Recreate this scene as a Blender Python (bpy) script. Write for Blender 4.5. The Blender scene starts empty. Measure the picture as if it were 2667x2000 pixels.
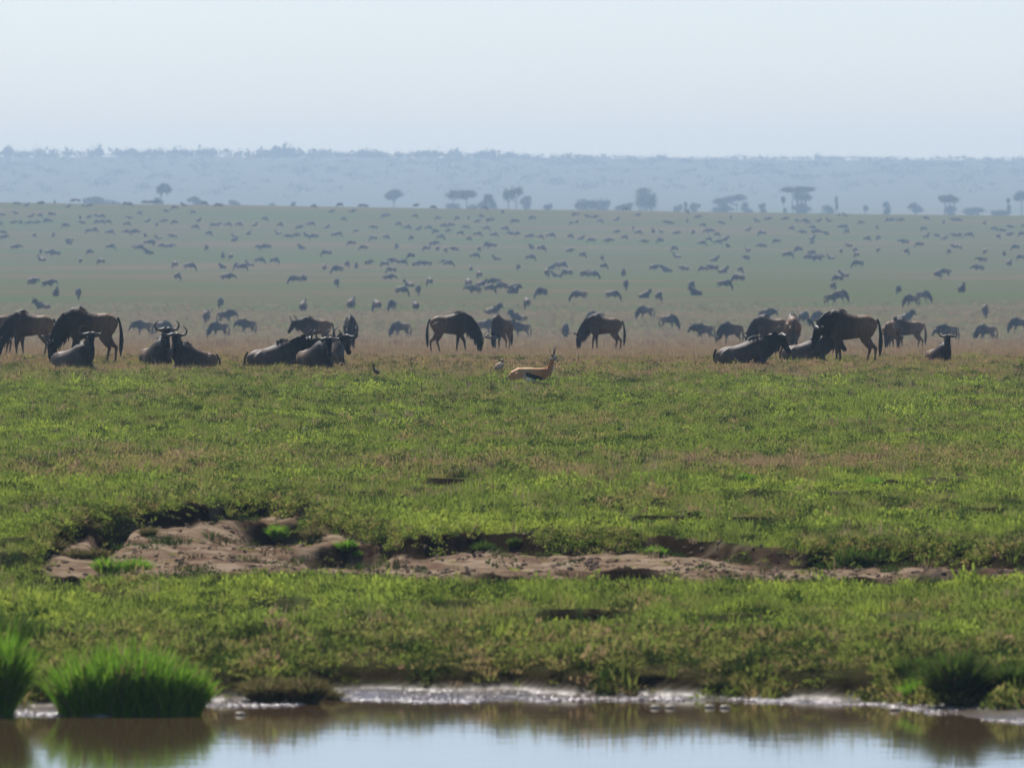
import bpy, math, random
import numpy as np
from mathutils import Vector, Matrix

S = bpy.context.scene
F = 30550.0            # focal length in photo pixels (long telephoto, 5 degree field)
HC = 4.47              # eye height above the bank
YE = 520.0             # photo row of eye level
R = math.radians
# ------------------------------------------------------------------ camera
cam = bpy.data.cameras.new('camera'); camo = bpy.data.objects.new('camera', cam)
S.collection.objects.link(camo); S.camera = camo
cam.sensor_width = 36; cam.lens = 36 * F / 2667.0
cam.clip_start = 1.0; cam.clip_end = 60000
pitch = math.atan((1000 - YE) / F)
camo.location = (0, 0, HC); camo.rotation_euler = (R(90) - pitch, 0, 0)
cam.dof.use_dof = True; cam.dof.focus_distance = 265; cam.dof.aperture_fstop = 7.0
# ------------------------------------------------------------------ sky, sun, exposure
SUN_EL, SUN_AZ = 50.0, -22.0      # azimuth from +Y, negative = towards -X
w = bpy.data.worlds.new('World'); S.world = w; w.use_nodes = True
nt = w.node_tree; bg = nt.nodes['Background']; sky = nt.nodes.new('ShaderNodeTexSky')
sky.sky_type = 'NISHITA'; sky.sun_disc = False
sky.sun_elevation = R(SUN_EL); sky.sun_rotation = R(SUN_AZ)
sky.air_density = 0.5; sky.dust_density = 0.6; sky.ozone_density = 2.5; sky.altitude = 0
nt.links.new(sky.outputs[0], bg.inputs[0]); bg.inputs[1].default_value = 0.098
sun = bpy.data.lights.new('sun', 'SUN'); suno = bpy.data.objects.new('sun', sun)
S.collection.objects.link(suno); sun.energy = 5.0; sun.angle = R(0.53); sun.color = (1, .955, .89)
ds = Vector((math.sin(R(SUN_AZ)) * math.cos(R(SUN_EL)), math.cos(R(SUN_AZ)) * math.cos(R(SUN_EL)), math.sin(R(SUN_EL))))
suno.rotation_euler = ds.to_track_quat('Z', 'Y').to_euler(); suno.location = ds * 80
vs = S.view_settings; vs.view_transform = 'Standard'; vs.look = 'None'; vs.exposure = 0.36; vs.gamma = 1
vs.use_curve_mapping = False
S.render.engine = 'CYCLES'; cy = S.cycles
cy.use_denoising = True; cy.max_bounces = 6; cy.diffuse_bounces = 2; cy.glossy_bounces = 3
cy.transmission_bounces = 3; cy.volume_bounces = 0; cy.sample_clamp_indirect = 6

rng = np.random.default_rng(7)
random.seed(7)
# ------------------------------------------------------------------ helpers
def tag(o, label=None, cat=None, group=None, kind=None):
    if label: o['label'] = label
    if cat: o['category'] = cat
    if group: o['group'] = group
    if kind: o['kind'] = kind
    return o

def link(name, me, parent=None, mat=None):
    o = bpy.data.objects.new(name, me); S.collection.objects.link(o)
    if parent is not None: o.parent = parent
    if mat is not None and me is not None and not me.materials: me.materials.append(mat)
    return o

def empty(name, loc=(0, 0, 0), rz=0, sc=1):
    o = bpy.data.objects.new(name, None); S.collection.objects.link(o)
    o.location = loc; o.rotation_euler = (0, 0, rz); o.scale = (sc, sc, sc)
    o.empty_display_size = .2
    return o

def mesh(name, v, f, mat=None, smooth=False):
    me = bpy.data.meshes.new(name)
    if isinstance(v, np.ndarray) and isinstance(f, np.ndarray):
        k = f.shape[1]
        me.vertices.add(len(v)); me.vertices.foreach_set('co', v.astype(np.float32).ravel())
        me.loops.add(f.size); me.loops.foreach_set('vertex_index', f.astype(np.int32).ravel())
        me.polygons.add(len(f)); me.polygons.foreach_set('loop_start', np.arange(0, f.size, k, dtype=np.int32))
        me.update(calc_edges=True)
    else:
        me.from_pydata([tuple(a) for a in v], [], [tuple(a) for a in f]); me.update()
    if smooth: me.polygons.foreach_set('use_smooth', np.ones(len(me.polygons), dtype=bool))
    if mat: me.materials.append(mat)
    return me

def fattr(me, name, vals, typ='FLOAT'):
    a = me.attributes.new(name, typ, 'POINT')
    key = {'FLOAT': 'value', 'FLOAT_VECTOR': 'vector', 'FLOAT_COLOR': 'color'}[typ]
    a.data.foreach_set(key, np.asarray(vals, dtype=np.float32).ravel())

def _hash(ix, iy, s):
    n = (ix.astype(np.int64) * 374761393 + iy.astype(np.int64) * 668265263 + s * 974634777) & 0xffffffff
    n = ((n ^ (n >> 13)) * 1274126177) & 0xffffffff
    return ((n ^ (n >> 16)) & 0xffff) / 65535.0

def vn(x, y, s=0):
    x = np.asarray(x, float); y = np.asarray(y, float)
    ix = np.floor(x); iy = np.floor(y); fx = x - ix; fy = y - iy
    fx = fx * fx * (3 - 2 * fx); fy = fy * fy * (3 - 2 * fy)
    a = _hash(ix, iy, s); b = _hash(ix + 1, iy, s); c = _hash(ix, iy + 1, s); d = _hash(ix + 1, iy + 1, s)
    return (a * (1 - fx) + b * fx) * (1 - fy) + (c * (1 - fx) + d * fx) * fy

def fbm(x, y, s=0, o=3):
    t = 0; a = .5; n = 0
    for i in range(o):
        t = t + a * vn(x, y, s + i * 17); n += a; a *= .5; x = x * 2.03 + 11.3; y = y * 2.03 + 5.7
    return t / n

def ss(a, b, x):
    t = np.clip((np.asarray(x, float) - a) / (b - a), 0, 1); return t * t * (3 - 2 * t)
# ------------------------------------------------------------------ materials
def newmat(name):
    m = bpy.data.materials.new(name); m.use_nodes = True
    return m, m.node_tree, m.node_tree.nodes['Principled BSDF']

def simple(name, col, rough=.7, noise=.25, scale=8, spec=.3):
    m, t, p = newmat(name)
    tc = t.nodes.new('ShaderNodeTexCoord'); n = t.nodes.new('ShaderNodeTexNoise'); n.inputs['Scale'].default_value = scale
    n.inputs['Detail'].default_value = 4
    r = t.nodes.new('ShaderNodeValToRGB'); r.color_ramp.elements[0].position = .3; r.color_ramp.elements[1].position = .7
    r.color_ramp.elements[0].color = tuple(c * (1 - noise) for c in col) + (1,)
    r.color_ramp.elements[1].color = tuple(min(1, c * (1 + noise)) for c in col) + (1,)
    t.links.new(tc.outputs['Object'], n.inputs['Vector']); t.links.new(n.outputs['Fac'], r.inputs[0])
    t.links.new(r.outputs[0], p.inputs['Base Color']); p.inputs['Roughness'].default_value = rough
    p.inputs['Specular IOR Level'].default_value = spec
    return m

def foliage(name, cols, trans=.45, typ='INSTANCER', world=True):
    """leaf: diffuse and translucent; colour follows the 'tint' attribute (the plant's own colour)"""
    m, t, p = newmat(name); N = t.nodes; L = t.links
    at = N.new('ShaderNodeAttribute'); at.attribute_type = typ; at.attribute_name = 'tint'
    r = N.new('ShaderNodeValToRGB'); e = r.color_ramp.elements
    while len(e) < len(cols): e.new(.5)
    for i, c in enumerate(cols):
        e[i].position = i / (len(cols) - 1); e[i].color = tuple(c) + (1,)
    L.new(at.outputs['Fac'], r.inputs[0])
    geo = N.new('ShaderNodeNewGeometry'); no = N.new('ShaderNodeTexNoise'); no.inputs['Scale'].default_value = 6
    L.new(geo.outputs['Position'], no.inputs['Vector'])
    mp = N.new('ShaderNodeMapRange'); mp.inputs[3].default_value = .75; mp.inputs[4].default_value = 1.25
    L.new(no.outputs['Fac'], mp.inputs[0])
    hv = N.new('ShaderNodeHueSaturation'); L.new(mp.outputs[0], hv.inputs['Value']); L.new(r.outputs[0], hv.inputs['Color'])
    d = N.new('ShaderNodeBsdfDiffuse'); tr = N.new('ShaderNodeBsdfTranslucent'); mx = N.new('ShaderNodeMixShader')
    L.new(hv.outputs[0], d.inputs[0]); L.new(hv.outputs[0], tr.inputs[0]); mx.inputs[0].default_value = trans
    L.new(d.outputs[0], mx.inputs[1]); L.new(tr.outputs[0], mx.inputs[2])
    L.new(mx.outputs[0], N['Material Output'].inputs[0]); N.remove(p)
    return m
# ------------------------------------------------------------------ lie of the land
_D = np.array([-400, 90, 420, 540, 700, 950, 1270, 1600, 2000, 2400, 2800, 3080, 3200, 3400, 4200, 5200, 6200, 7500, 9000, 9300, 10200, 13000.])
_Z = np.array([0, 0, -1.0, -2.44, -4.28, -7.1, -6.95, -7.1, -7.2, -5.0, -1.5, 2.0, 1.7, .2, -5, -7, -5, 12, 36.5, 37, 30, 20.])
_dd = np.concatenate([np.arange(-400, 3700, 4.), np.arange(3700, 13000, 20.)])
_zz = np.interp(_dd, _D, _Z)
_zz[(_dd > 90) & (_dd <= 420)] = np.interp(_dd[(_dd > 90) & (_dd <= 420)], [90, 318, 340, 365, 400, 420], [0, 0.01, -.18, -.43, -.78, -1.0])
_k = np.exp(-np.linspace(-2, 2, 41) ** 2); _k /= _k.sum()
_far = _dd > 700
_sm = np.convolve(np.pad(_zz, 20, mode='edge'), _k, mode='valid')
_bl = ss(380, 800, _dd); _k2 = np.ones(5) / 5; _sm2 = np.convolve(np.pad(_zz, 2, mode='edge'), _k2, mode='valid')
_zz = _sm2 * (1 - _bl) + _sm * _bl
DW = 4.92 * F           # water lies at z = -0.45
ZW = HC - 4.92
def uc(px): return (np.asarray(px, float) - 1333.5) / F
_shx = [-200, 0, 250, 600, 760, 850, 1000, 1200, 1350, 1700, 2000, 2300, 2390, 2440, 2667, 2900]
_shy = [1862, 1862, 1862, 1838, 1836, 1822, 1824, 1826, 1828, 1822, 1828, 1838, 1850, 1858, 1882, 1900]
def d_shore(px): return DW / (np.interp(px, _shx, _shy) - YE)
_bkx = [-200, 0, 300, 600, 800, 850, 1000, 1350, 1500, 1900, 2300, 2500, 2667, 2900]
_bkw = [1.3, 1.3, 1.5, .8, .8, 1.5, 2.1, 1.7, .7, .5, .6, 1.4, 2.2, 2.5]   # width of the wet mud shelf
_scx = [-400, 0, 60, 130, 230, 350, 520, 620, 700, 800, 900, 1000, 1100, 1300, 1500, 1700, 1900, 2200, 2450, 2667, 3100]
_scy = [1460, 1440, 1425, 1392, 1366, 1362, 1352, 1340, 1322, 1345, 1372, 1384, 1396, 1392, 1402, 1404, 1412, 1420, 1424, 1432, 1440]
_scb = [1450, 1440, 1455, 1462, 1474, 1484, 1486, 1486, 1482, 1480, 1480, 1484, 1488, 1494, 1500, 1500, 1494, 1494, 1496, 1492, 1488]
def d_scarp(px): return HC * F / (np.interp(px, _scx, _scy) - YE)
def d_bare(px): return 4.72 * F / (np.interp(px, _scx, _scb) - YE)
# small turf steps: photo x, photo y of the foot, half width px, height m
STEPS = [(1165, 1256, 60, .13), (560, 1292, 32, .13), (725, 1290, 55, .12), (1930, 1256, 50, .13), (2000, 1288, 70, .08),
         (2200, 1286, 85, .16), (2330, 1262, 80, .10), (2470, 1258, 70, .07), (2440, 1284, 30, .06), (2580, 1334, 50, .10),
         (1700, 1354, 70, .10), (1985, 1360, 100, .15), (1810, 1350, 25, .1), (730, 1352, 80, .18), (1600, 1352, 40, .06), (130, 1320, 80, .06),
         (300, 1376, 35, .14), (185, 1452, 60, .16), (60, 1412, 60, .06), (1500, 1548, 150, .10), (1900, 1556, 110, .07),
         (750, 1516, 90, .10), (300, 1496, 50, .08), (1180, 1724, 220, .22), (40, 1640, 75, .28), (620, 1730, 60, .18), (1330, 1450, 80, .12),
         (1180, 1520, 110, .06), (900, 1398, 110, .12), (2240, 1456, 70, .10), (1620, 1448, 120, .12), (2480, 1452, 90, .08), (2350, 1545, 110, .05),
         (180, 1160, 60, .05), (1400, 1135, 60, .05), (540, 1150, 50, .05), (2050, 1190, 80, .04), (1000, 1090, 40, .05), (2050, 1080, 60, .05), (1380, 1072, 50, .05)]

def terrain(x, d, want=False):
    x = np.asarray(x, float); d = np.asarray(d, float)
    dp = np.maximum(d, 1.0); px = 1333.5 + F * x / np.maximum(dp, 90)
    z = np.interp(d, _dd, _zz)
    pc = np.clip(px, -600, 3300)
    # the far rise falls away to the right
    z = z - ss(2000, 3050, d) * (1 - ss(4000, 6500, d)) * np.clip(x, -700, 700) * 0.0121
    z = z - ss(7000, 9000, d) * np.clip(x, -1500, 1500) * 0.0042
    z = z + ss(450, 900, d) * (fbm(x / 60, d / 160, 5) - .5) * .55 + ss(1500, 2500, d) * (1 - ss(6000, 7000, d)) * (fbm(x / 150, d / 300, 9) - .5) * 1.1
    z = z + ss(6000, 8000, d) * (fbm(x / 90, d / 400, 21, 4) - .5) * 5.0
    near = (d > 80) & (d < 470)
    nz = (fbm(x * .55, d * .35, 31) - .5) * .13 + (fbm(x * 2.1, d * 1.6, 32) - .5) * .055 + (vn(x * 7, d * 6, 33) - .5) * .015
    nz = nz * (1 - .8 * ss(295, 350, d))
    wig = (fbm(x * .8, d * .05, 41) - .5) * 3.6 + (fbm(x * 2.3, d * .25, 42) - .5) * .9
    ds_ = d_scarp(pc) + wig
    lower = .26 * ss(.30, -.35, d - ds_) * (0.75 + .5 * vn(x * .5, 0 * x, 44))
    lower = lower * ss(-400, 120, pc)
    fade = ss(120, 127, d)
    bare = ss(-1.0, .3, (d - (d_bare(pc) - 3.6 + wig * .5))) * ss(.55, -.1, d - ds_) * ss(40, 160, pc)
    face_shade = ss(.9, .4, np.abs(d - ds_ - .05)) * ss(60, 160, pc)  # mask for the shade painted on the scarp face
    nz = nz + bare * ((fbm(x * 3.2, d * 1.2, 35) - .5) * .09 + (vn(x * 9, d * 3, 36) - .5) * .03)
    z1 = nz - lower * fade - (1 - fade) * .10
    z1 = z1 + .20 * np.exp(-np.clip((pc - 520) / 400, -3, 3) ** 4) * np.exp(-((d - ds_) / np.where(d < ds_, 5.5, 14)) ** 2) * near
    face_shade0 = face_shade * (.55 + .45 * ss(.3, .5, vn(x * 1.3, d * .4, 48)))
    dip = np.maximum(bare, ss(-7, -3, d - d_bare(pc)) * ss(.6, -.2, d - ds_) * ss(40, 160, pc))
    for (sx, sy, sw, sh) in STEPS:
        d0 = (HC + .05) * F / (sy - YE); wx = sw * d0 / F; x0 = (sx - 1333.5) * d0 / F
        g = np.exp(-np.clip(((x - x0) / wx), -4, 4) ** 4 * .7)
        dl = d - d0 - wig * .35 * min(1, wx)
        dip = np.maximum(dip, g * ss(.2, -.1, dl) * ss(-7, -2, dl))
        z1 = z1 - 2.6 * sh * g * ss(.3, -.15, dl) * ss(-7, -.5, dl)
        face_shade = np.maximum(face_shade, g * ss(-1.3, -.4, dl) * ss(.6, .3, dl) * min(1, sh / .09))
    face_shade = np.maximum(face_shade0, face_shade * (.35 + .65 * ss(.38, .55, fbm(x * 2.2, d * 1.0, 47))))
    # pond shore
    wg2 = (fbm(x * 1.3, d * 0, 51) - .5) * .9 + (fbm(x * 5.3, d * 0, 52) - .5) * .35
    sd = d - (d_shore(pc) + wg2)
    sw_ = np.interp(pc, _bkx, _bkw)
    shelf = ZW + np.where(sd < 0, sd * .08, sd * .018) + (vn(x * 3, d * 3, 61) - .5) * .025
    shelf = np.maximum(shelf, ZW - .8)
    b = ss(sw_ - .05, sw_ + .75, sd + wig * .08)
    b2 = ss(sw_, sw_ + 6, sd)
    zs = shelf * (1 - b) + (np.minimum(-.2 + .12 * b2, 0) * (1 - b2) + z1 * b2 + nz * .5 * (1 - b2)) * b
    zn = np.where(sd > sw_ + 6, z1, zs)
    m = ss(80, 95, d) * (1 - ss(400, 470, d))
    zn = np.where(d < 105, np.maximum(ZW - .8, shelf), zn)
    z = z * np.where(d < 118, 0, 1)
    zz = z + np.where(near, zn * np.where(d < 400, 1, m), 0)
    zz = np.where(d <= 80, ZW - .8, zz)
    if want:
        wet = ss(sw_ + .25, sw_ - .1, sd) * (d < 130)
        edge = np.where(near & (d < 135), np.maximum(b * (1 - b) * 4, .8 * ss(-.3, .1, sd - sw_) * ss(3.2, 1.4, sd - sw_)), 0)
        face_shade = np.maximum(face_shade, edge * (sd > -1))  # bank face darkened too, for the shade under its lip
        return zz, np.where(near, np.clip(bare, 0, 1), 0), np.where(near, face_shade, 0), wet, sd, sw_, np.where(near, dip, 0)
    return zz

_rays = [np.concatenate([np.geomspace(100, 420, 260), np.geomspace(423, 6000, 400)])]
def at(px, py):
    """ground point seen at photo pixel"""
    ray = _rays[0]; u = (px - 1333.5) / F
    for it in range(3):
        z = terrain(u * ray, ray); y = YE + (HC - z) * F / ray
        i = int(np.argmax(y <= py))
        if y[i] > py: i = int(np.argmin(y))
        if it == 2 or i == 0: break
        ray = np.linspace(ray[i - 1], ray[i], 24)
    return Vector((u * ray[i], ray[i], z[i]))
def hgt(x, y): return float(terrain(np.array([x]), np.array([y]))[0])

def ground_mesh():
    y = np.linspace(2010, 905, 760); dn = HC * F / (y - YE)
    near = dn[(dn > 100)]
    near = np.sort(np.concatenate([near, np.linspace(146, 171, 150), np.linspace(171.3, 215, 90)]))
    D = np.concatenate([[-350, -150, -40, 20, 60, 90, 98], near, np.geomspace(near[-1] * 1.004, 3600, 330), np.geomspace(3650, 6600, 24)])
    u = np.concatenate([-np.geomspace(.06, .8, 14)[::-1], np.linspace(-.056, .056, 430), np.geomspace(.06, .8, 14)])
    U, DD = np.meshgrid(u, D)
    X = U * np.maximum(DD, 100)
    X[:, 0] -= 2500; X[:, -1] += 2500
    Z, bare, face_shade, wet, sd, sw, dip = terrain(X, DD, True)
    n, m = X.shape; v = np.stack([X, DD, Z], -1).reshape(-1, 3)
    i = np.arange(n * m).reshape(n, m)
    f = np.stack([i[:-1, :-1], i[:-1, 1:], i[1:, 1:], i[1:, :-1]], -1).reshape(-1, 4)
    me = mesh('ground', v, f, None, True)
    fattr(me, 'bare', bare); fattr(me, 'face_shade', face_shade); fattr(me, 'wet', wet)
    return me

def ground_mat():
    m, t, p = newmat('plain_turf_and_soil'); N = t.nodes; L = t.links
    geo = N.new('ShaderNodeNewGeometry')
    def noise(sc, det=4, sx=1, sy=1):
        mp = N.new('ShaderNodeMapping'); mp.inputs['Scale'].default_value = (sx, sy, 1); L.new(geo.outputs['Position'], mp.inputs[0])
        n = N.new('ShaderNodeTexNoise'); n.inputs['Scale'].default_value = sc; n.inputs['Detail'].default_value = det
        L.new(mp.outputs[0], n.inputs['Vector']); return n.outputs['Fac']
    def ramp(fac, cols):
        r = N.new('ShaderNodeValToRGB'); e = r.color_ramp.elements
        while len(e) < len(cols): e.new(.5)
        for i, (q, c) in enumerate(cols): e[i].position = q; e[i].color = tuple(c) + (1,)
        L.new(fac, r.inputs[0]); return r.outputs[0]
    def mix(fac, a, b):
        x = N.new('ShaderNodeMix'); x.data_type = 'RGBA'
        for k, s in ((0, fac), (6, a), (7, b)):
            if hasattr(s, 'links') or hasattr(s, 'is_output'): L.new(s, x.inputs[k])
            else: x.inputs[k].default_value = s
        return x.outputs[2]
    def attr(n):
        a = N.new('ShaderNodeAttribute'); a.attribute_name = n; return a.outputs['Fac']
    def mapr(s, a, b, c=0., d=1.):
        q = N.new('ShaderNodeMapRange'); q.inputs[1].default_value = a; q.inputs[2].default_value = b
        q.inputs[3].default_value = c; q.inputs[4].default_value = d; L.new(s, q.inputs[0]); return q.outputs[0]
    G = GCOL
    turf = ramp(noise(.9, 6), [(.3, G['olive']), (.5, G['green']), (.7, G['green2'])])
    # the far plain: bands of green and dry grass, some tens of metres deep
    far = ramp(noise(.011, 5, 1.0, .9), [(.37, G['dry']), (.5, G['farmid']), (.63, G['fargreen'])])
    far2 = mix(mapr(noise(.25, 5, .6, .1), .3, .7, 0, .7), far, G['farmid'] + (1,))
    sep = N.new('ShaderNodeSeparateXYZ'); L.new(geo.outputs['Position'], sep.inputs[0])
    dist = sep.outputs[1]
    tan = mix(noise(.35, 5, .8, .15), G['dry'] + (1,), (.15, .13, .07, 1))
    far3 = mix(mapr(dist, 450, 1150), tan, far2)
    c = mix(mapr(dist, 280, 380), turf, far3)
    soil = ramp(noise(1.6, 8), [(.38, G['soil1']), (.5, G['soil2']), (.62, G['soil3'])])
    c = mix(attr('bare'), c, soil)
    c = mix(attr('face_shade'), c, G['shaded_soil'] + (1,))  # shade of scarp, step and bank faces put into the soil colour
    c = mix(attr('wet'), c, G['mud'] + (1,))
    L.new(c, p.inputs['Base Color'])
    L.new(mapr(attr('wet'), 0, 1, .95, .22), p.inputs['Roughness'])
    L.new(mapr(attr('wet'), 0, 1, .0, .5), p.inputs['Specular IOR Level'])
    b = N.new('ShaderNodeBump'); b.inputs['Strength'].default_value = .7; b.inputs['Distance'].default_value = .09
    L.new(noise(5, 8), b.inputs['Height']); L.new(b.outputs[0], p.inputs['Normal'])
    return m
GCOL = dict(olive=(.11, .095, .05), green=(.085, .105, .03), green2=(.11, .14, .035), dry=(.13, .098, .055), farmid=(.088, .09, .042),
            fargreen=(.072, .100, .032), soil1=(.115, .072, .05), soil2=(.175, .125, .082), soil3=(.245, .185, .13), shaded_soil=(.018, .012, .007), mud=(.09, .065, .045))
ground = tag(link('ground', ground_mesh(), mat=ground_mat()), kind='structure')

# pond: surface inside the shore line
def water_mat():
    m, t, p = newmat('muddy_pond_water'); N = t.nodes; L = t.links
    p.inputs['Base Color'].default_value = (.085, .052, .028, 1); p.inputs['IOR'].default_value = 1.33
    p.inputs['Roughness'].default_value = .05
    g = N.new('ShaderNodeNewGeometry'); mp = N.new('ShaderNodeMapping'); mp.inputs['Scale'].default_value = (1, .8, 1)
    L.new(g.outputs['Position'], mp.inputs[0]); n = N.new('ShaderNodeTexNoise'); n.inputs['Scale'].default_value = 2.2; n.inputs['Detail'].default_value = 3
    L.new(mp.outputs[0], n.inputs['Vector']); b = N.new('ShaderNodeBump'); b.inputs['Strength'].default_value = .35; b.inputs['Distance'].default_value = .006
    L.new(n.outputs['Fac'], b.inputs['Height']); L.new(b.outputs[0], p.inputs['Normal'])
    return m
wv = np.array([[-90, -340, ZW], [90, -340, ZW], [90, 119.5, ZW], [-90, 119.5, ZW]]); 
water = tag(link('pond_water', mesh('pond_water', wv, np.array([[0, 1, 2, 3]])), mat=water_mat()), kind='structure')

# far wooded ridge
def ridge_mesh():
    D = np.concatenate([np.linspace(6600, 8900, 60), np.linspace(8930, 9500, 24), np.linspace(9600, 12500, 10)])
    u = np.concatenate([-np.geomspace(.06, .8, 14)[::-1], np.linspace(-.056, .056, 300), np.geomspace(.06, .8, 14)])
    U, DD = np.meshgrid(u, D); X = U * DD; X[:, 0] -= 2500; X[:, -1] += 2500
    Z = terrain(X, DD); n, m = X.shape; i = np.arange(n * m).reshape(n, m)
    return mesh('hills', np.stack([X, DD, Z], -1).reshape(-1, 3), np.stack([i[:-1, :-1], i[:-1, 1:], i[1:, 1:], i[1:, :-1]], -1).reshape(-1, 4), None, True)
hills = tag(link('hills', ridge_mesh(), mat=simple('dark_wooded_slope', (.03, .036, .02), .95, .2, .02)), kind='structure')
# ------------------------------------------------------------------ animals: lofted masses fused into one skin
def V(*a): return Vector(a)
def loft(vs, fs, pts, ru, rs, sides=None, n=12):
    """ellipse sections along pts; ru = half height, rs = half width"""
    pts = [Vector(p) for p in pts]; base = len(vs); k = len(pts)
    for i, p in enumerate(pts):
        t = (pts[min(i + 1, k - 1)] - pts[max(i - 1, 0)]).normalized()
        s = Vector(sides[i]) if sides else V(0, 1, 0)
        s = (s - t * s.dot(t))
        if s.length < 1e-3: s = V(1, 0, 0) - t * t.x
        s.normalize(); u = t.cross(s) * -1
        for j in range(n):
            a = 2 * math.pi * j / n
            vs.append(p + s * math.cos(a) * rs[i] + u * math.sin(a) * ru[i])
    for i in range(k - 1):
        for j in range(n):
            a = base + i * n + j; b = base + i * n + (j + 1) % n
            fs.append((a, b, b + n, a + n))
    for (i, flip) in ((0, 1), (k - 1, 0)):
        t = (pts[1] - pts[0]) if i == 0 else (pts[-1] - pts[-2]); t.normalize()
        c = len(vs); vs.append(pts[i] + t * (-1 if i == 0 else 1) * min(ru[i], rs[i]) * .5)
        for j in range(n):
            a = base + i * n + j; b = base + i * n + (j + 1) % n
            fs.append((b, a, c) if flip else (a, b, c))

def fuse(name, vs, fs, voxel, smooth_it=6, ratio=None):
    me = mesh('tmp', vs, fs); o = link('tmp_fuse', me)
    r = o.modifiers.new('r', 'REMESH'); r.mode = 'VOXEL'; r.voxel_size = voxel; r.use_smooth_shade = True
    s = o.modifiers.new('s', 'SMOOTH'); s.iterations = smooth_it; s.factor = .5
    if ratio: q = o.modifiers.new('d', 'DECIMATE'); q.ratio = ratio
    dg = bpy.context.evaluated_depsgraph_get(); out = bpy.data.meshes.new_from_object(o.evaluated_get(dg))
    out.name = name; bpy.data.objects.remove(o); bpy.data.meshes.remove(me)
    return out

def plain_loft(name, chains, mat):
    vs, fs = [], []
    for c in chains: loft(vs, fs, *c)
    return mesh(name, vs, fs, mat, True)

def bez(a, b, c, d, t):
    return a * (1 - t) ** 3 + b * 3 * t * (1 - t) ** 2 + c * 3 * t * t * (1 - t) + d * t ** 3

def hide_mat(name, ramp, streak=.42):
    m, t, p = newmat(name); N = t.nodes; L = t.links
    at = N.new('ShaderNodeAttribute'); at.attribute_name = 'tone'
    tc = N.new('ShaderNodeTexCoord'); mp = N.new('ShaderNodeMapping'); mp.inputs['Scale'].default_value = (9, 2, 1.6)
    n = N.new('ShaderNodeTexNoise'); n.inputs['Scale'].default_value = 2; n.inputs['Detail'].default_value = 4
    L.new(tc.outputs['Object'], mp.inputs[0]); L.new(mp.outputs[0], n.inputs['Vector'])
    ma = N.new('ShaderNodeMath'); ma.operation = 'MULTIPLY_ADD'; L.new(n.outputs['Fac'], ma.inputs[0]); ma.inputs[1].default_value = streak; ma.inputs[2].default_value = -streak * .5
    ad = N.new('ShaderNodeMath'); ad.operation = 'ADD'; L.new(at.outputs['Fac'], ad.inputs[0]); L.new(ma.outputs[0], ad.inputs[1])
    oi = N.new('ShaderNodeObjectInfo')
    r = N.new('ShaderNodeValToRGB'); e = r.color_ramp.elements
    while len(e) < len(ramp): e.new(.5)
    for i, (q, c) in enumerate(ramp): e[i].position = q; e[i].color = tuple(c) + (1,)
    L.new(ad.outputs[0], r.inputs[0])
    mr = N.new('ShaderNodeMapRange'); mr.inputs[3].default_value = .75; mr.inputs[4].default_value = 1.2; L.new(oi.outputs['Random'], mr.inputs[0])
    hv = N.new('ShaderNodeHueSaturation'); L.new(mr.outputs[0], hv.inputs['Value']); L.new(r.outputs[0], hv.inputs['Color'])
    L.new(hv.outputs[0], p.inputs['Base Color']); p.inputs['Roughness'].default_value = .62; p.inputs['Specular IOR Level'].default_value = .25
    b = N.new('ShaderNodeBump'); b.inputs['Strength'].default_value = .4; b.inputs['Distance'].default_value = .02
    L.new(n.outputs['Fac'], b.inputs['Height']); L.new(b.outputs[0], p.inputs['Normal'])
    return m
M_GNU = hide_mat('wildebeest_hide', [(.0, (.26, .14, .065)), (.28, (.075, .048, .031)), (.6, (.018, .014, .012)), (1, (.006, .005, .005))])
M_CALF = hide_mat('calf_hide', [(.0, (.22, .115, .05)), (.3, (.12, .065, .033)), (.62, (.03, .02, .015)), (1, (.010, .008, .007))])
M_PALE = hide_mat('dusty_grey_hide', [(.0, (.16, .11, .075)), (.3, (.095, .072, .056)), (.62, (.02, .016, .014)), (1, (.007, .006, .006))])
M_HAIR = simple('black_mane_hair', (.014, .012, .011), .6, .4, 30, .3)
M_BEARD = simple('beard_hair', (.05, .04, .032), .7, .5, 30, .2)
M_HORN = simple('dark_horn', (.07, .06, .05), .5, .4, 20, .4)

NECKB = V(.50, 0, .99)
def pose(kind, yaw=0, seed=0):
    """head base, muzzle direction, lying flag, leg shifts"""
    c, s = math.cos(R(yaw)), math.sin(R(yaw))
    if kind == 'graze': return dict(hb=V(.98 * c + .03, .55 * s, .50), hd=V(.28 * c, .28 * s, -1), lie=0, st=(.10, -.08, .08, -.12))
    if kind == 'graze_far': return dict(hb=V(1.08, .0, .46), hd=V(.1, 0, -1), lie=0, st=(-.14, .18, .16, -.16))
    if kind == 'low': return dict(hb=V(1.05 * c, .6 * s, .92), hd=V(.75 * c, .75 * s, -.75), lie=0, st=(.02, -.06, .05, -.1))
    if kind == 'stand': return dict(hb=V(.86 * c + .04, .6 * s, 1.42), hd=V(.72 * c, .72 * s, -.70), lie=0, st=(.0, -.06, .05, -.08))
    if kind == 'tuck': return dict(hb=V(.90 * c, .5 * s, .86), hd=V(.5 * c, .5 * s, -.85), lie=0, st=(.02, -.10, .08, -.14))
    if kind == 'walk': return dict(hb=V(1.05 * c, .5 * s, 1.08), hd=V(.72 * c, .72 * s, -.7), lie=0, st=(.22, -.2, .2, -.25))
    if kind == 'lie': return dict(hb=V(.68 + .22 * c, .30 * s, 1.02), hd=V(.62 * c, .62 * s, -.78), lie=1)
    if kind == 'lielow': return dict(hb=V(.72 + .3 * c, .38 * s, .80), hd=V(.7 * c, .7 * s, -.7), lie=1)

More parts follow.
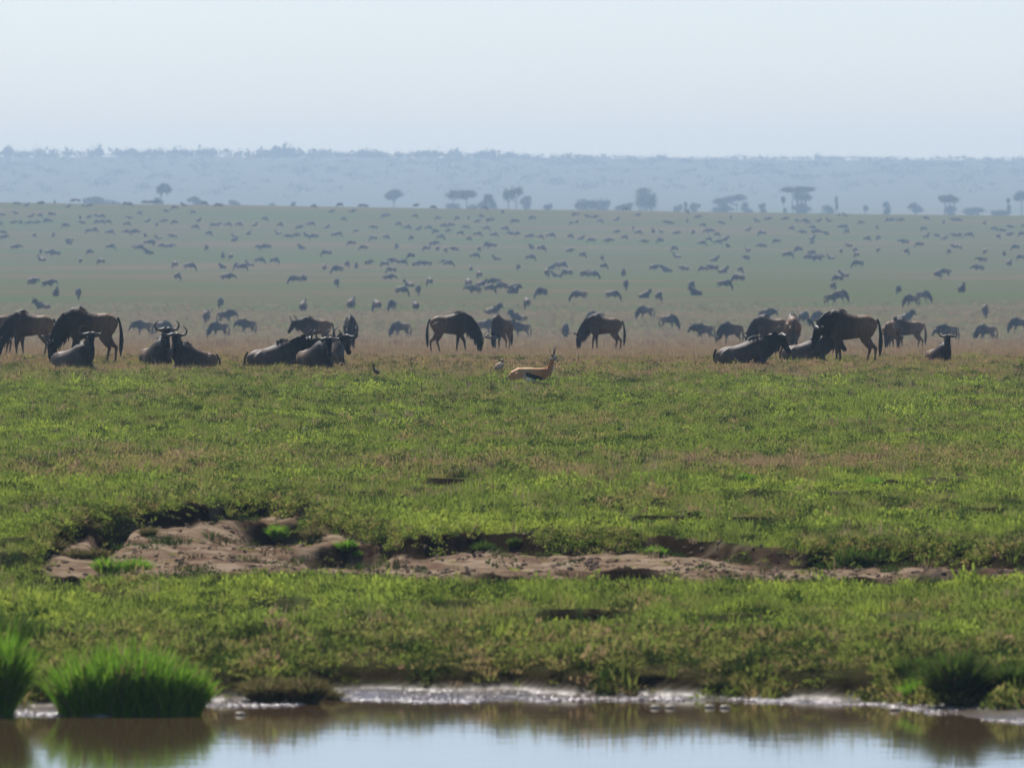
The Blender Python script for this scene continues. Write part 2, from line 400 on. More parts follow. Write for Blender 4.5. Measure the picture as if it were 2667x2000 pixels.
def beast(kind, yaw=0, voxel=.024, parts=True, mat=None, calf=False, ratio=None, seed=0):
    """returns {part name: [meshes]} in the animal's own space, +X forwards"""
    P = pose(kind, yaw); mat = mat or M_GNU; rr = random.Random(seed)
    dz = -.50 if P['lie'] else 0.0
    vs, fs = [], []; samp = []
    T = [(-.72, 1.00, .09, .08), (-.64, .975, .19, .16), (-.47, .95, .265, .22), (-.2, .925, .28, .25), (.1, .93, .325, .265),
         (.34, .955, .385, .25), (.52, .985, .36, .205), (.64, .97, .27, .15)]
    if calf: T = [(a, b + .02, c * .86, d * .86) for a, b, c, d in T]
    tp = [V(a, 0, b + dz - (.17 * (.6 - a) / 1.3 if P['lie'] else 0)) for a, b, c, d in T]; ru = [c for *_, c, d in T]; rs = [d for *_, d in T]
    if P['lie']: rs = [r * 1.18 for r in rs]; ru = [min(r, (p.z - .02)) if p.z - r < 0 else r for r, p in zip(ru, tp)]
    loft(vs, fs, tp, ru, rs, n=16)
    for p in tp: samp.append((p.x, p.y, p.z, float(np.interp(p.x, [-.7, -.1, .35, .6], [.06, .20, .40, .62]))))
    # hump of the withers
    loft(vs, fs, [V(.05, 0, 1.16 + dz), V(.3, 0, 1.265 + dz), V(.48, 0, 1.225 + dz), V(.62, 0, 1.10 + dz)], [.05, .11, .10, .06], [.05, .085, .085, .05])
    hb, hd = P['hb'], P['hd'].normalized()
    side = V(0, 0, 1).cross(hd); side.normalize(); up = hd.cross(side)
    nb = V(.50, 0, 1.0 + dz); a1 = nb + V(.24, 0, .02 if hb.z - dz > .8 else -.05); b1 = hb - hd * .02 + up * .02 - V(.1, 0, 0) * (1 if hb.z > nb.z else .5)
    npts = [bez(nb, a1, b1, hb + hd * .05, t) for t in (0, .2, .4, .6, .8, 1)]
    sd = [V(0, 1, 0).lerp(side, t) for t in (0, .2, .4, .6, .8, 1)]
    k = .8 if calf else 1
    loft(vs, fs, npts, [.30 * k, .265 * k, .225 * k, .19 * k, .16, .135], [.17 * k, .145 * k, .125 * k, .11, .10, .10], sd)
    for i, p in enumerate(npts): samp.append((p.x, p.y, p.z, .55 + .06 * i))
    h = lambda f_, u_, s_=0: hb + hd * f_ + up * u_ + side * s_
    hl = [h(-.06, .03), h(.04, .035), h(.15, .01), h(.27, -.015), (h(.38, -.03)), h(.47, -.035), h(.52, -.035)]
    loft(vs, fs, hl, [.09, .135, .13, .105, .085, .08, .055], [.08, .105, .095, .072, .066, .078, .055], [side] * 7)
    for i, p in enumerate(hl): samp.append((p.x, p.y, p.z, .8 if i < 2 else 1.0))
    # eyes brows
    for q in (-1, 1): loft(vs, fs, [h(.12, .06, q * .075), h(.17, .05, q * .085)], [.03, .02], [.025, .02], [side] * 2, 8)
    # legs
    def leg(pts, rad, tone0, tone1):
        loft(vs, fs, pts, rad, [r * .82 for r in rad], n=10)
        for i, p in enumerate(pts): samp.append((p[0], p[1], p[2], tone0 + (tone1 - tone0) * i / (len(pts) - 1)))
    if not P['lie']:
        st = P['st']
        for q, o_ in ((1, st[0]), (-1, st[1])):
            leg([V(.36, q * .13, .92), V(.38 + o_ * .1, q * .145, .72), V(.36 + o_ * .35, q * .13, .56), V(.39 + o_ * .75, q * .12, .40), V(.385 + o_ * .9, q * .12, .24), V(.385 + o_, q * .12, .11), V(.42 + o_, q * .12, .04), V(.44 + o_, q * .12, .0)],
                [.20, .155, .085, .058, .038, .042, .04, .052], .4, .35)
        for q, o_ in ((1, st[2]), (-1, st[3])):
            leg([V(-.50, q * .10, .95), V(-.44, q * .15, .78), V(-.40 + o_ * .3, q * .15, .62), V(-.52 + o_ * .6, q * .13, .47), V(-.60 + o_ * .8, q * .12, .40), V(-.56 + o_ * .95, q * .12, .22), V(-.545 + o_, q * .12, .10), V(-.50 + o_, q * .12, .035), V(-.48 + o_, q * .12, 0)],
                [.22, .20, .135, .075, .055, .036, .042, .04, .05], .12, .3)
    else:
        for q in (-1, 1):
            leg([V(.34, q * .16, .42), V(.40, q * .20, .22), V(.62, q * .19, .10), V(.78, q * .16, .07), V(.60, q * .2, .05), V(.48, q * .2, .05)], [.16, .11, .06, .055, .04, .04], .4, .5)
            leg([V(-.50, q * .16, .40), V(-.36, q * .24, .26), V(-.10, q * .26, .13), V(-.30, q * .28, .07), V(-.52, q * .27, .06), V(-.30, q * .30, .045), V(-.15, q * .3, .04)], [.20, .19, .11, .07, .055, .04, .04], .12, .35)
    if not parts:   # far animals: tail, mane and horns are part of the one silhouette
        tb = V(-.74, 0, 1.08 + dz)
        loft(vs, fs, [tb, tb + V(-.07, 0, -.2), tb + V(-.09, 0, -.45), tb + V(-.06, 0, -.72 if not P['lie'] else -.5)], [.035, .035, .06, .03], [.035, .035, .06, .03], n=8)
        samp.append((tb.x - .07, 0, tb.z - .4, 1.0))
        for q in (-1, 1): loft(vs, fs, [h(-.0, .12, q * .03), h(.0, .09, q * .2), h(-.06, .16, q * .29), h(-.10, .26, q * .24)], [.04, .04, .035, .03], [.04, .04, .035, .03], n=6)
        cr = [p + (p - nb).normalized() * 0 for p in npts]
    body = fuse('wildebeest_body', vs, fs, voxel, 5 if voxel < .04 else 3, ratio)
    co = np.empty(len(body.vertices) * 3, np.float32); body.vertices.foreach_get('co', co); co = co.reshape(-1, 3)
    sp = np.array(samp); d2 = ((co[:, None, :] - sp[None, :, :3]) ** 2).sum(-1)
    wgt = 1 / (d2 + .004) ** 2; tone = (wgt * sp[:, 3]).sum(1) / wgt.sum(1)
    fattr(body, 'tone', tone); body.materials.clear(); body.materials.append(mat)
    body.polygons.foreach_set('use_smooth', np.ones(len(body.polygons), dtype=bool))
    out = {'body': [body]}
    if not parts: return out
    hs = .0 if calf else 1
    # horns: out and down from the boss, then up and in at the tips
    hk = .45 if calf else 1.0
    out['horn'] = [plain_loft('horn', [([h(.0, .115, q * .02), h(.015, .115, q * .09), h(.02, .085, q * (.09 + .10 * hk)), h(-.0, .09, q * (.09 + .20 * hk)), h(-.05 * hk, .15, q * (.09 + .25 * hk)), h(-.08 * hk, .15 + .09 * hk, q * (.09 + .24 * hk)), h(-.09 * hk, .15 + .17 * hk, q * (.09 + .19 * hk)), h(-.09 * hk, .15 + .215 * hk, q * (.09 + .15 * hk))],
                                       [.055, .052, .040, .034, .028, .022, .014, .005], [.055, .05, .040, .034, .028, .022, .014, .005], [up] * 8, 8)], M_HORN) for q in (-1, 1)]
    out['ear'] = [plain_loft('ear', [([h(-.03, .04, q * .09), h(-.05, .03, q * .15), h(-.06, .01, q * .22), h(-.05, -.01, q * .285)], [.02, .045, .04, .008], [.012, .014, .012, .006], [up] * 4, 8)], mat) for q in (-1, 1)]
    for e in out['ear']: fattr(e, 'tone', np.full(len(e.vertices), .62))
    # mane: lank black locks along the crest
    mv, mf = [], []
    ntop = [V(.16, 0, 1.295 + dz), V(.3, 0, 1.355 + dz), V(.46, 0, 1.325 + dz)]
    upn = []
    for i, t in enumerate((0.15, .3, .45, .6, .75, .9)):
        p = bez(nb, a1, b1, hb, t); q = bez(nb, a1, b1, hb, t + .05); tn = (q - p).normalized(); s_ = V(0, 1, 0).lerp(side, t).normalized()
        ntop.append(p + tn.cross(s_) * np.interp(t, [0, 1], [.29, .13]) * k)
    for i in range(len(ntop) - 1):
        for j in range(5):
            a = ntop[i].lerp(ntop[i + 1], j / 5 + rr.uniform(-.05, .05)); q = rr.choice((-1, 1))
            dirn = (ntop[i + 1] - ntop[i]).normalized(); nrm = dirn.cross(V(0, 1, 0)); nrm = nrm if nrm.dot(a - V(.3, 0, .6 + dz)) > 0 else -nrm
            e = a + nrm * rr.uniform(.015, .07) * (1 if i > 2 else .25) + V(-dirn.x * .05, q * rr.uniform(.02, .10), -rr.uniform(.0, .05)); b = len(mv)
            mid = a.lerp(e, .5) + nrm * .015
            mv += [a - dirn * .045, a + dirn * .045, mid - dirn * .035 + V(0, .008, 0), mid + dirn * .035 - V(0, .008, 0), e, a + V(0, .02, 0) - nrm * .03]
            mf += [(b, b + 1, b + 3, b + 2), (b + 2, b + 3, b + 4), (b, b + 2, b + 5), (b + 1, b + 5, b + 3)]
    loft(mv, mf, [p - V(0, 0, .02) for p in ntop], [.02] + [.045] * (len(ntop) - 2) + [.02], [.012] + [.028] * (len(ntop) - 2) + [.012], n=8)
    out['mane'] = [mesh('mane', mv, mf, M_HAIR)]
    # beard under the throat
    bv, bf = [], []
    for i in range(26 if not calf else 8):
        t = rr.uniform(.35, 1.0); p = bez(nb, a1, b1, hb, t); tn = (bez(nb, a1, b1, hb, min(t + .03, 1.02)) - p).normalized(); s_ = V(0, 1, 0).lerp(side, t).normalized()
        a = p - tn.cross(s_) * np.interp(t, [0, 1], [.26, .13]) * k + s_ * rr.uniform(-.05, .05)
        e = a + V(rr.uniform(-.02, .02), rr.uniform(-.02, .02), -rr.uniform(.08, .20)); b = len(bv)
        bv += [a - tn * .03, a + tn * .03, a + s_ * .02 - V(0, 0, .05), e]; bf += [(b, b + 1, b + 3), (b, b + 2, b + 3), (b + 2, b + 1, b + 3)]
    out['beard'] = [mesh('beard', bv, bf, M_BEARD)]
    if not P['lie']:
        tb = V(-.74, 0, 1.10); sw = rr.uniform(-.05, .05)
        tl = [tb, tb + V(-.06, sw * .3, -.12), tb + V(-.10, sw, -.34), tb + V(-.105, sw * 1.3, -.54), tb + V(-.09, sw * 1.4, -.74), tb + V(-.08, sw * 1.4, -.90)]
        tr_ = [.035, .03, .045, .062, .05, .012]
    else:
        tb = V(-.72, 0, .50); tl = [tb, tb + V(-.05, .08, -.16), tb + V(-.02, .18, -.32), tb + V(.10, .27, -.42), tb + V(.25, .32, -.45)]; tr_ = [.03, .03, .035, .04, .015]
    out['tail'] = [plain_loft('tail', [(tl, tr_, tr_, None, 8)], M_HAIR)]
    return out

def place(name, mk, loc, yaw, sc, label, group, cat, base=.0, stand=False):
    """first = the meshes themselves; loops below share mesh data between alike animals"""
    o = empty(name, (loc.x, loc.y, loc.z + base), R(yaw), sc); tag(o, label, cat, group)
    if stand: o.scale = (sc * .92, sc, sc * 1.07)
    for pn, ms in mk.items():
        for me in ms: link(pn, me, o)
    return o

def solve(px, pyc, h=1.3, sc=1.0, it=2):
    """feet row for an animal whose middle is seen at pyc"""
    y = pyc
    for _ in range(it):
        p = at(px, y); y = pyc + .5 * h * sc * F / p.y * (1 if p.y > 0 else 0)
    return at(px, y)

HG = 'wildebeest of the near herd'
HERO = [  # px, feet py, pose, head yaw, yaw (0 = faces right, 180 = faces left, -90 = faces the camera), size to photo (px per m), material, calf, label
 (236, 950, 'graze', 0, 176, 104, 'n', 0, 'large brown wildebeest grazing at the left with an orange-lit rump and long black tail'),
 (82, 925, 'graze', 12, 172, 86, 'n', 0, 'dark humped wildebeest grazing behind the large one at the left edge'),
 (-20, 925, 'stand', 0, 185, 80, 'n', 0, 'wildebeest cut off by the left edge of the picture, only its flank showing'),
 (190, 966, 'lie', -40, -40, 92, 'p', 0, 'wildebeest lying below the large grazing one, grey flank, face turned to the viewer'),
 (408, 956, 'lie', -10, -68, 94, 'n', 0, 'wildebeest lying head-on with white-lit horn boss, left of the pair of resting heads'),
 (508, 966, 'lie', 55, 212, 90, 'n', 0, 'wildebeest lying with ears spread wide and curled horns, right of the pair'),
 (708, 962, 'lielow', -10, 22, 94, 'p', 0, 'long grey-brown wildebeest lying stretched towards the huddle of three dark ones'),
 (796, 960, 'lielow', 40, 20, 94, 'n', 0, 'dark wildebeest lying at the left of the huddle, just behind the long grey one'),
 (822, 963, 'lielow', -20, -62, 96, 'n', 0, 'black-fronted wildebeest lying in the middle of the huddle'),
 (856, 962, 'lielow', -5, 70, 100, 'n', 0, 'dark wildebeest lying at the right end of the huddle with its head bowed'),
 (822, 894, 'walk', -30, 188, 62, 'n', 0, 'wildebeest standing side-on behind the resting huddle, facing left'),
 (913, 914, 'graze', 0, -92, 66, 'n', 0, 'wildebeest grazing head-on, narrow dark body with horns spread wide at the ground'),
 (1172, 921, 'graze_far', 0, 3, 77, 'n', 0, 'black-necked bull wildebeest grazing to the right in the middle of the herd'),
 (1306, 913, 'graze', 14, -118, 66, 'c', 0, 'slim brown wildebeest grazing at an angle, just right of the black-necked bull'),
 (1574, 923, 'graze', 0, 178, 68, 'c', 0, 'orange-backed wildebeest grazing to the left, alone behind the gazelle on its right'),
 (1935, 957, 'lielow', 28, 4, 98, 'p', 0, 'big black-necked wildebeest lying in front with pale rump and muzzle hanging down'),
 (2010, 900, 'graze', 0, 165, 66, 'n', 0, 'dark wildebeest with brown back standing behind the big lying one, left of two'),
 (2064, 908, 'graze', 0, 92, 72, 'n', 0, 'wildebeest seen from the rear with rusty right flank, right of two behind the lying ones'),
 (2096, 946, 'lielow', 10, 14, 84, 'p', 0, 'grey wildebeest lying low beneath the head of the tall standing bull'),
 (2216, 951, 'tuck', 12, 182, 101, 'n', 0, 'tall dark bull wildebeest standing side-on with lowered head at the right'),
 (2324, 933, 'graze', 8, 68, 66, 'c', 1, 'brown wildebeest calf seen from behind, close to the tall bull\'s tail'),
 (2366, 903, 'graze', 0, 176, 58, 'n', 0, 'brown-backed wildebeest grazing behind the calf'),
 (2446, 947, 'lie', -25, -62, 66, 'n', 0, 'wildebeest lying deep in dry grass at the right, only its horned head and neck clear'),
]
GW, CW = 'wildebeest', 'wildebeest'
cache = {}
MATS = {'n': M_GNU, 'c': M_CALF, 'p': M_PALE}
for i, (px, py, kd, hy, yw, ppm, mt, calf, lab) in enumerate(HERO):
    key = (kd, hy, mt, calf)
    p = at(px, py)
    if ppm < 90 and 'lie' not in kd: D_ = F / ppm; p = V((px - 1333.5) / F * D_, D_, hgt((px - 1333.5) / F * D_, D_))
    if key not in cache: cache[key] = beast(kd, hy, .026, True, MATS[mt], bool(calf), seed=i)
    sc = ppm * p.y / F; sc = min(1.12, max(.72, sc)) if ppm >= 90 or 'lie' in kd else (.92 if calf else 1.0)
    place('wildebeest_calf' if calf else 'wildebeest', cache[key], p, yw, sc, lab, HG, CW, -.02 if 'lie' in kd else -.0, 'lie' not in kd)

# ---- the second line, hazier
MID = [  # px, centre py, pose, yaw, height m on screen factor, label
 (645, 855, 'walk', 200, 'bulky blue-grey wildebeest walking behind the resting huddle'),
 (1046, 862, 'graze', 170, 'hazy wildebeest grazing left between the head-on grazer and the central bull'),
 (1262, 856, 'graze', 8, 'hazy wildebeest half hidden behind the central bull\'s shoulder'),
 (1359, 864, 'stand', 190, 'hazy wildebeest standing right of the slim brown one'),
 (1473, 867, 'graze', -88, 'small hazy wildebeest seen end-on, alone between the slim brown one and the orange-backed one'),
 (1553, 832, 'graze', 170, 'hazy wildebeest whose hump shows above the orange-backed one'),
 (1683, 817, 'graze', 172, 'hazy wildebeest grazing left, upper of two right of the orange-backed one'),
 (1740, 842, 'graze', 6, 'hazy wildebeest grazing right, lower of two right of the orange-backed one'),
 (1835, 871, 'walk', 186, 'hazy wildebeest standing side-on left of the big lying one'),
 (1906, 880, 'graze', 205, 'dark-headed wildebeest grazing above the pale rump of the big lying one'),
 (1995, 825, 'walk', 24, 'hazy wildebeest showing above the left of the two dark ones'),
 (2093, 832, 'graze', -60, 'narrow hazy wildebeest between the rear-facing one and the tall bull'),
 (2140, 832, 'graze', 178, 'hazy wildebeest grazing just left of the tall bull\'s withers'),
 (2471, 874, 'low', 192, 'hazy wildebeest behind the horned head in the dry grass'),
 (2571, 872, 'graze', 168, 'hazy wildebeest side-on, second from the right edge'),
 (2656, 850, 'graze', 178, 'hazy wildebeest cut off by the right edge'),
 (2566, 812, 'graze', 80, 'hazy wildebeest seen end-on above the second from the right edge'),
 (374, 858, 'low', 178, 'pale-backed hazy wildebeest just above the head-on resting one'),
 (420, 860, 'graze', 5, 'hazy wildebeest above the resting pair, right of the pale-backed one'),
 (572, 862, 'graze', 175, 'hazy wildebeest left of the bulky walking one, lowest of three'),
 (586, 829, 'walk', 15, 'hazy wildebeest left of the bulky walking one, right of two upper ones'),
 (538, 829, 'walk', 80, 'hazy wildebeest left of the bulky walking one, left of two upper ones'),
 (112, 796, 'lie', 176, 'dark wildebeest resting side-on above the humps at the left edge'),
 (1281, 808, 'lie', 10, 'dark wildebeest resting side-on above the black-necked bull'),
 (1353, 826, 'lie', 170, 'small hazy wildebeest resting up and right of the slim brown one'),
 (2165, 782, 'walk', 8, 'wildebeest walking right, lower of an overlapping pair above the tall bull'),
 (2188, 773, 'graze', 20, 'wildebeest behind it, upper of an overlapping pair above the tall bull'),
 (2376, 786, 'graze', 178, 'wildebeest grazing left, front of a pair up from the calf'),
 (2403, 775, 'graze', 8, 'wildebeest grazing right, rear of a pair up from the calf'),
 (2354, 826, 'lie', 10, 'faint hazy wildebeest directly above the brown-backed grazer'),
]
MM = {}
def midmesh(kd, hy=0):
    if (kd, hy) not in MM: MM[(kd, hy)] = beast(kd, hy, .045, True, M_GNU, seed=3)
    return MM[(kd, hy)]
for (px, pyc, kd, yw, lab) in MID:
    hh = .85 if kd == 'lie' else 1.35
    p = solve(px, pyc, hh, it=1); sc = 1.0
    place('wildebeest', midmesh(kd), p, yw, sc, lab, 'wildebeest in the haze just behind the near herd', CW, 0, 'lie' not in kd)
# ---- the herd on the far plain: positions read from the photo
def T(x0, s):
    out = []
    for q in s.split():
        a = [float(v) for v in q.split(',')]; out.append((x0 + a[0] / 3.16, 360 + a[1] / 3.16, a[2] / 3.16))
    return out
FAR = T(0, '''145,545,60 215,543,50 330,540,100 450,530,35 555,553,50 600,515,60 728,562,60 1060,548,80 1225,535,60 1300,515,60 1515,540,55 1680,540,50 1815,558,60
25,635,50 130,622,45 250,633,60 325,640,55 435,630,60 405,685,70 5,705,30 105,700,70 225,705,110 545,722,100 660,660,40 730,655,50 680,700,50 830,648,100 840,695,120 1068,660,60 1145,622,60 1205,672,60 1040,712,80 1370,608,50 1440,578,65 1590,612,50 1340,688,65 1290,715,40 1440,697,50 1630,668,55 1600,735,70 1765,722,95 1870,715,70 1960,715,70
740,768,80 897,782,70 1030,775,70 1125,780,75 1195,808,50 1305,808,65 1425,812,75 1715,790,50 1935,795,70 1925,845,70 2045,790,45 30,780,60 30,825,60 280,803,40 440,810,50 570,850,70
125,908,95 905,900,100 745,940,65 1140,910,80 1215,870,90 1230,930,80 1395,895,110 1700,908,50
345,985,70 335,935,40 465,955,95 660,1010,50 835,1020,65 1835,985,50 1900,980,50 1835,1045,70 1440,1050,40 1555,1065,120 1985,1065,110 2060,1025,70 1460,1145,50 1865,1155,140
265,1195,100 395,1212,95 460,1295,65 645,1290,75 1815,1360,95''')
FAR += T(660, '''495,565,55 640,608,55 715,555,85 810,608,75 925,565,90 1335,560,50 1475,575,60 1895,580,50 2055,610,40
1080,645,60 1325,645,45 1525,660,55 740,670,50 1680,665,50 1770,655,30 1880,650,50 1840,690,50 1955,678,60
90,668,60 5,705,60 215,715,60 375,740,70 470,712,80 600,722,50 205,770,50 290,812,120 445,790,60 505,815,90 665,800,110 845,765,45 995,740,80 1190,710,55 1260,740,110 1350,735,60 1435,742,80 1560,725,60 1630,720,70 1505,772,60 1600,765,60 1755,738,80 1915,745,65 2065,748,110 1535,820,70 1700,785,60 1770,830,60 1840,795,110 1975,800,75 2130,795,90 990,830,60 1090,818,70 1300,828,45
110,905,120 400,890,60 810,870,80 910,905,80 1180,900,45 1430,910,60 1480,880,55 1515,920,40 1580,925,50 1660,922,65 1970,890,85 1857,918,45 605,955,60 1815,972,90 2005,975,70 1300,975,80 45,1012,90
170,1015,80 585,1075,45 770,1045,40 847,1065,50 945,1035,65 697,1092,95 1085,1040,75 1220,1025,90 1140,1090,85 1340,1045,80 1430,1040,105 1600,1035,130 1790,1080,60
345,1170,175 685,1195,60 1110,1155,145 1285,1185,110 1450,1185,40 1215,1262,110 1355,1258,60 1770,1200,80 1870,1180,100 1860,1130,60 1820,1265,120 1990,1190,120 2050,1230,90 1940,1240,100 2135,1240,120
410,1410,60 805,1390,50 1015,1390,60 1140,1390,70 1335,1390,90''')
FAR += T(1320, '''215,660,65 70,690,100 565,630,60 720,655,80 765,685,45 530,700,40 575,695,40 900,660,60 1000,590,60 1075,640,50 1350,705,110 1490,610,40 1565,655,80 1485,685,40 1770,705,60 1845,655,30
180,815,100 270,815,70 355,810,80 520,812,50 605,812,55 700,845,75 820,845,100 900,775,65 965,820,65 1040,745,40 1075,780,70 1140,855,90 1205,775,40 1270,775,40 1390,785,70 1265,850,60 1535,780,40 1610,720,60 1640,770,100 1725,795,50 1660,835,60 1600,870,90 1730,860,80 1785,825,70 1820,895,45 1980,745,50
205,910,25 280,915,70 515,930,65 620,965,80 785,990,45 190,988,90 1385,915,60 1405,960,60 1705,985,75 1985,930,50 1975,990,80
795,1055,85 700,1132,110 960,1130,60 95,1065,65 365,1050,80 455,1055,90 330,1120,60 410,1110,90 500,1120,75 1210,1075,80 1320,1073,80 1465,1080,95 1625,1080,70 1700,1080,80 1775,1080,70 1920,1085,45
50,1240,100 290,1285,100 165,1365,65 600,1305,150 865,1300,170 980,1220,80 1130,1275,95 1250,1310,70 1520,1215,75 1560,1255,110 1785,1215,130 1910,1165,90''')
FAR += T(1967, '''20,670,60 100,670,80 240,670,70 395,685,90 435,680,60 515,670,60 610,668,60 690,635,40 745,625,45 875,700,50 1000,735,35 1095,680,60 1190,680,90 1410,665,50 1550,695,30 1680,680,90 1885,705,30 1960,750,50 2040,765,60 2105,735,80 2200,720,40
295,745,60 465,740,60 395,782,75 520,775,80 585,790,50 700,735,70 755,775,50 180,850,75 465,812,50 470,860,40 60,790,50 60,895,95 915,833,65 1015,825,45 1390,750,50 1405,795,50 1500,808,60 1550,812,50 1650,808,80 1750,805,90 1230,865,90 1355,880,85 1245,940,50 1645,900,75 1595,938,45 1690,905,50 2000,815,40 2090,800,50 2200,795,60 2145,905,70 2185,985,60 2050,960,40 1890,938,45
775,888,60 705,930,35 820,930,50 835,965,50 1010,922,50 360,925,60 260,970,100 435,990,80 510,1000,90 460,945,60 625,970,70 850,1045,100
735,1110,75 685,1160,80 640,1220,80 1180,1250,80 1500,1130,70 1570,1110,110 1840,1080,110 1870,1010,110 2090,1045,55 1700,1265,50''')
FM = {}
for kd in ('graze', 'graze_far', 'walk', 'stand', 'lie', 'low'):
    FM[kd] = beast(kd, 0, .075, False, M_GNU, ratio=.35)['body'][0]; FM[kd].name = 'far_wildebeest'
LM = [(60, 'the left edge'), (250, 'the left bare skyline'), (419, 'the square-topped acacia'), (610, 'the pale low bushes'),
      (850, 'the central bare skyline'), (1025, 'the sparse round acacia'), (1198, 'the wide umbrella acacia'), (1334, 'the tall double acacia'), (1500, 'the low thicket'),
      (1682, 'the big round tree'), (1905, 'the slanting acacia'), (2079, 'the two-tier acacia'), (2310, 'the pillar-shaped tree'), (2473, 'the thick flat acacia'), (2660, 'the right edge')]
rr = random.Random(11)
inst = []
for (px, pyc, wpx) in FAR:
    p = solve(px, pyc, 1.25)
    ppm = F / p.y; ratio = wpx / (ppm * 2.15)
    if ratio > .85: kd = rr.choice(['graze', 'graze', 'graze_far', 'low', 'walk']); off = rr.uniform(-15, 15)
    elif ratio > .6: kd = rr.choice(['graze', 'walk', 'graze_far', 'lie']); off = rr.uniform(25, 50) * rr.choice((-1, 1))
    else: kd = rr.choice(['graze', 'stand', 'graze']); off = rr.uniform(62, 90) * rr.choice((-1, 1))
    if ratio > 1.15 or (ratio > .8 and rr.random() < .3):
        q_ = p + V(rr.uniform(-1.6, 1.6), rr.uniform(4, 14), 0); q_.z = hgt(q_.x, q_.y); inst.append([q_, F / q_.y, rr.choice(['graze', 'walk', 'low']), rr.uniform(0, 360), 1333.5 + F * q_.x / q_.y])
    if ratio > 1.5: inst.append([p + V(1.1, 3, 0), ppm, 'graze', rr.choice((0, 180)) + rr.uniform(-20, 20), px + ppm * 1.1]); inst[-1][0].z = hgt(inst[-1][0].x, inst[-1][0].y); p = p - V(.9, 0, 0); p.z = hgt(p.x, p.y)
    facing = rr.choice((0, 180)); inst.append([p, ppm, kd, facing + off, px])
inst.sort(key=lambda q: -q[1])
FREE = 246
near_, rest = inst[:FREE], inst[FREE:]
bands = [(1500, 'low on the plain'), (2000, 'midway up the plain'), (2450, 'in the crowded rows'), (2800, 'high on the plain'), (9999, 'just below the crest')]
cells = {}
for q in near_:
    D = q[0].y; b = next(n for d, n in bands if D < d); lm = min(LM, key=lambda l: abs(l[0] - q[4]))[1]
    a = q[3] % 360
    fc = 'facing right' if (a < 50 or a > 310) else 'facing left' if 130 < a < 230 else 'seen end-on'
    cells.setdefault((b, lm), []).append((q, fc))
ORD = ['first', 'second', 'third', 'fourth', 'fifth', 'sixth', 'seventh', 'eighth', 'ninth', 'tenth', 'eleventh', 'twelfth', 'thirteenth', 'fourteenth']
for (b, lm), lst in cells.items():
    lst.sort(key=lambda t: t[0][4])
    for i, ((p, ppm, kd, yw, px), fc) in enumerate(lst):
        o = link('wildebeest', FM[kd]); o.location = p; o.rotation_euler = (0, 0, R(yw)); s_ = rr.uniform(.92, 1.16); o.scale = (s_, s_ * 1.1, s_)
        pos = ('only one' if len(lst) == 1 else ORD[i] + ' from left')
        tag(o, f"wildebeest {fc}, {b}, {pos} below {lm}", CW, 'wildebeest scattered over the hazy plain')
# those past the limit: one far mass on the crest
vv, ff, tt = [], [], []; base = 0
for (p, ppm, kd, yw, px) in rest:
    me = FM[kd]; co = np.empty(len(me.vertices) * 3, np.float32); me.vertices.foreach_get('co', co); co = co.reshape(-1, 3)
    tn = np.empty(len(me.vertices), np.float32); me.attributes['tone'].data.foreach_get('value', tn)
    a = R(yw); c_, s_ = math.cos(a), math.sin(a); v = np.stack([co[:, 0] * c_ - co[:, 1] * s_ + p.x, co[:, 0] * s_ + co[:, 1] * c_ + p.y, co[:, 2] + p.z], -1)
    vv.append(v); tt.append(tn); ff += [tuple(x + base for x in pl.vertices) for pl in me.polygons]; base += len(v)
if rest:
    hm = mesh('distant_herd', np.concatenate(vv).tolist(), ff, M_GNU, True); fattr(hm, 'tone', np.concatenate(tt))
    tag(link('distant_herd', hm), 'mass of tiny wildebeest along the far crest of the plain', 'herd', None, 'stuff')
print('far animals', len(inst), 'rest', len(rest))
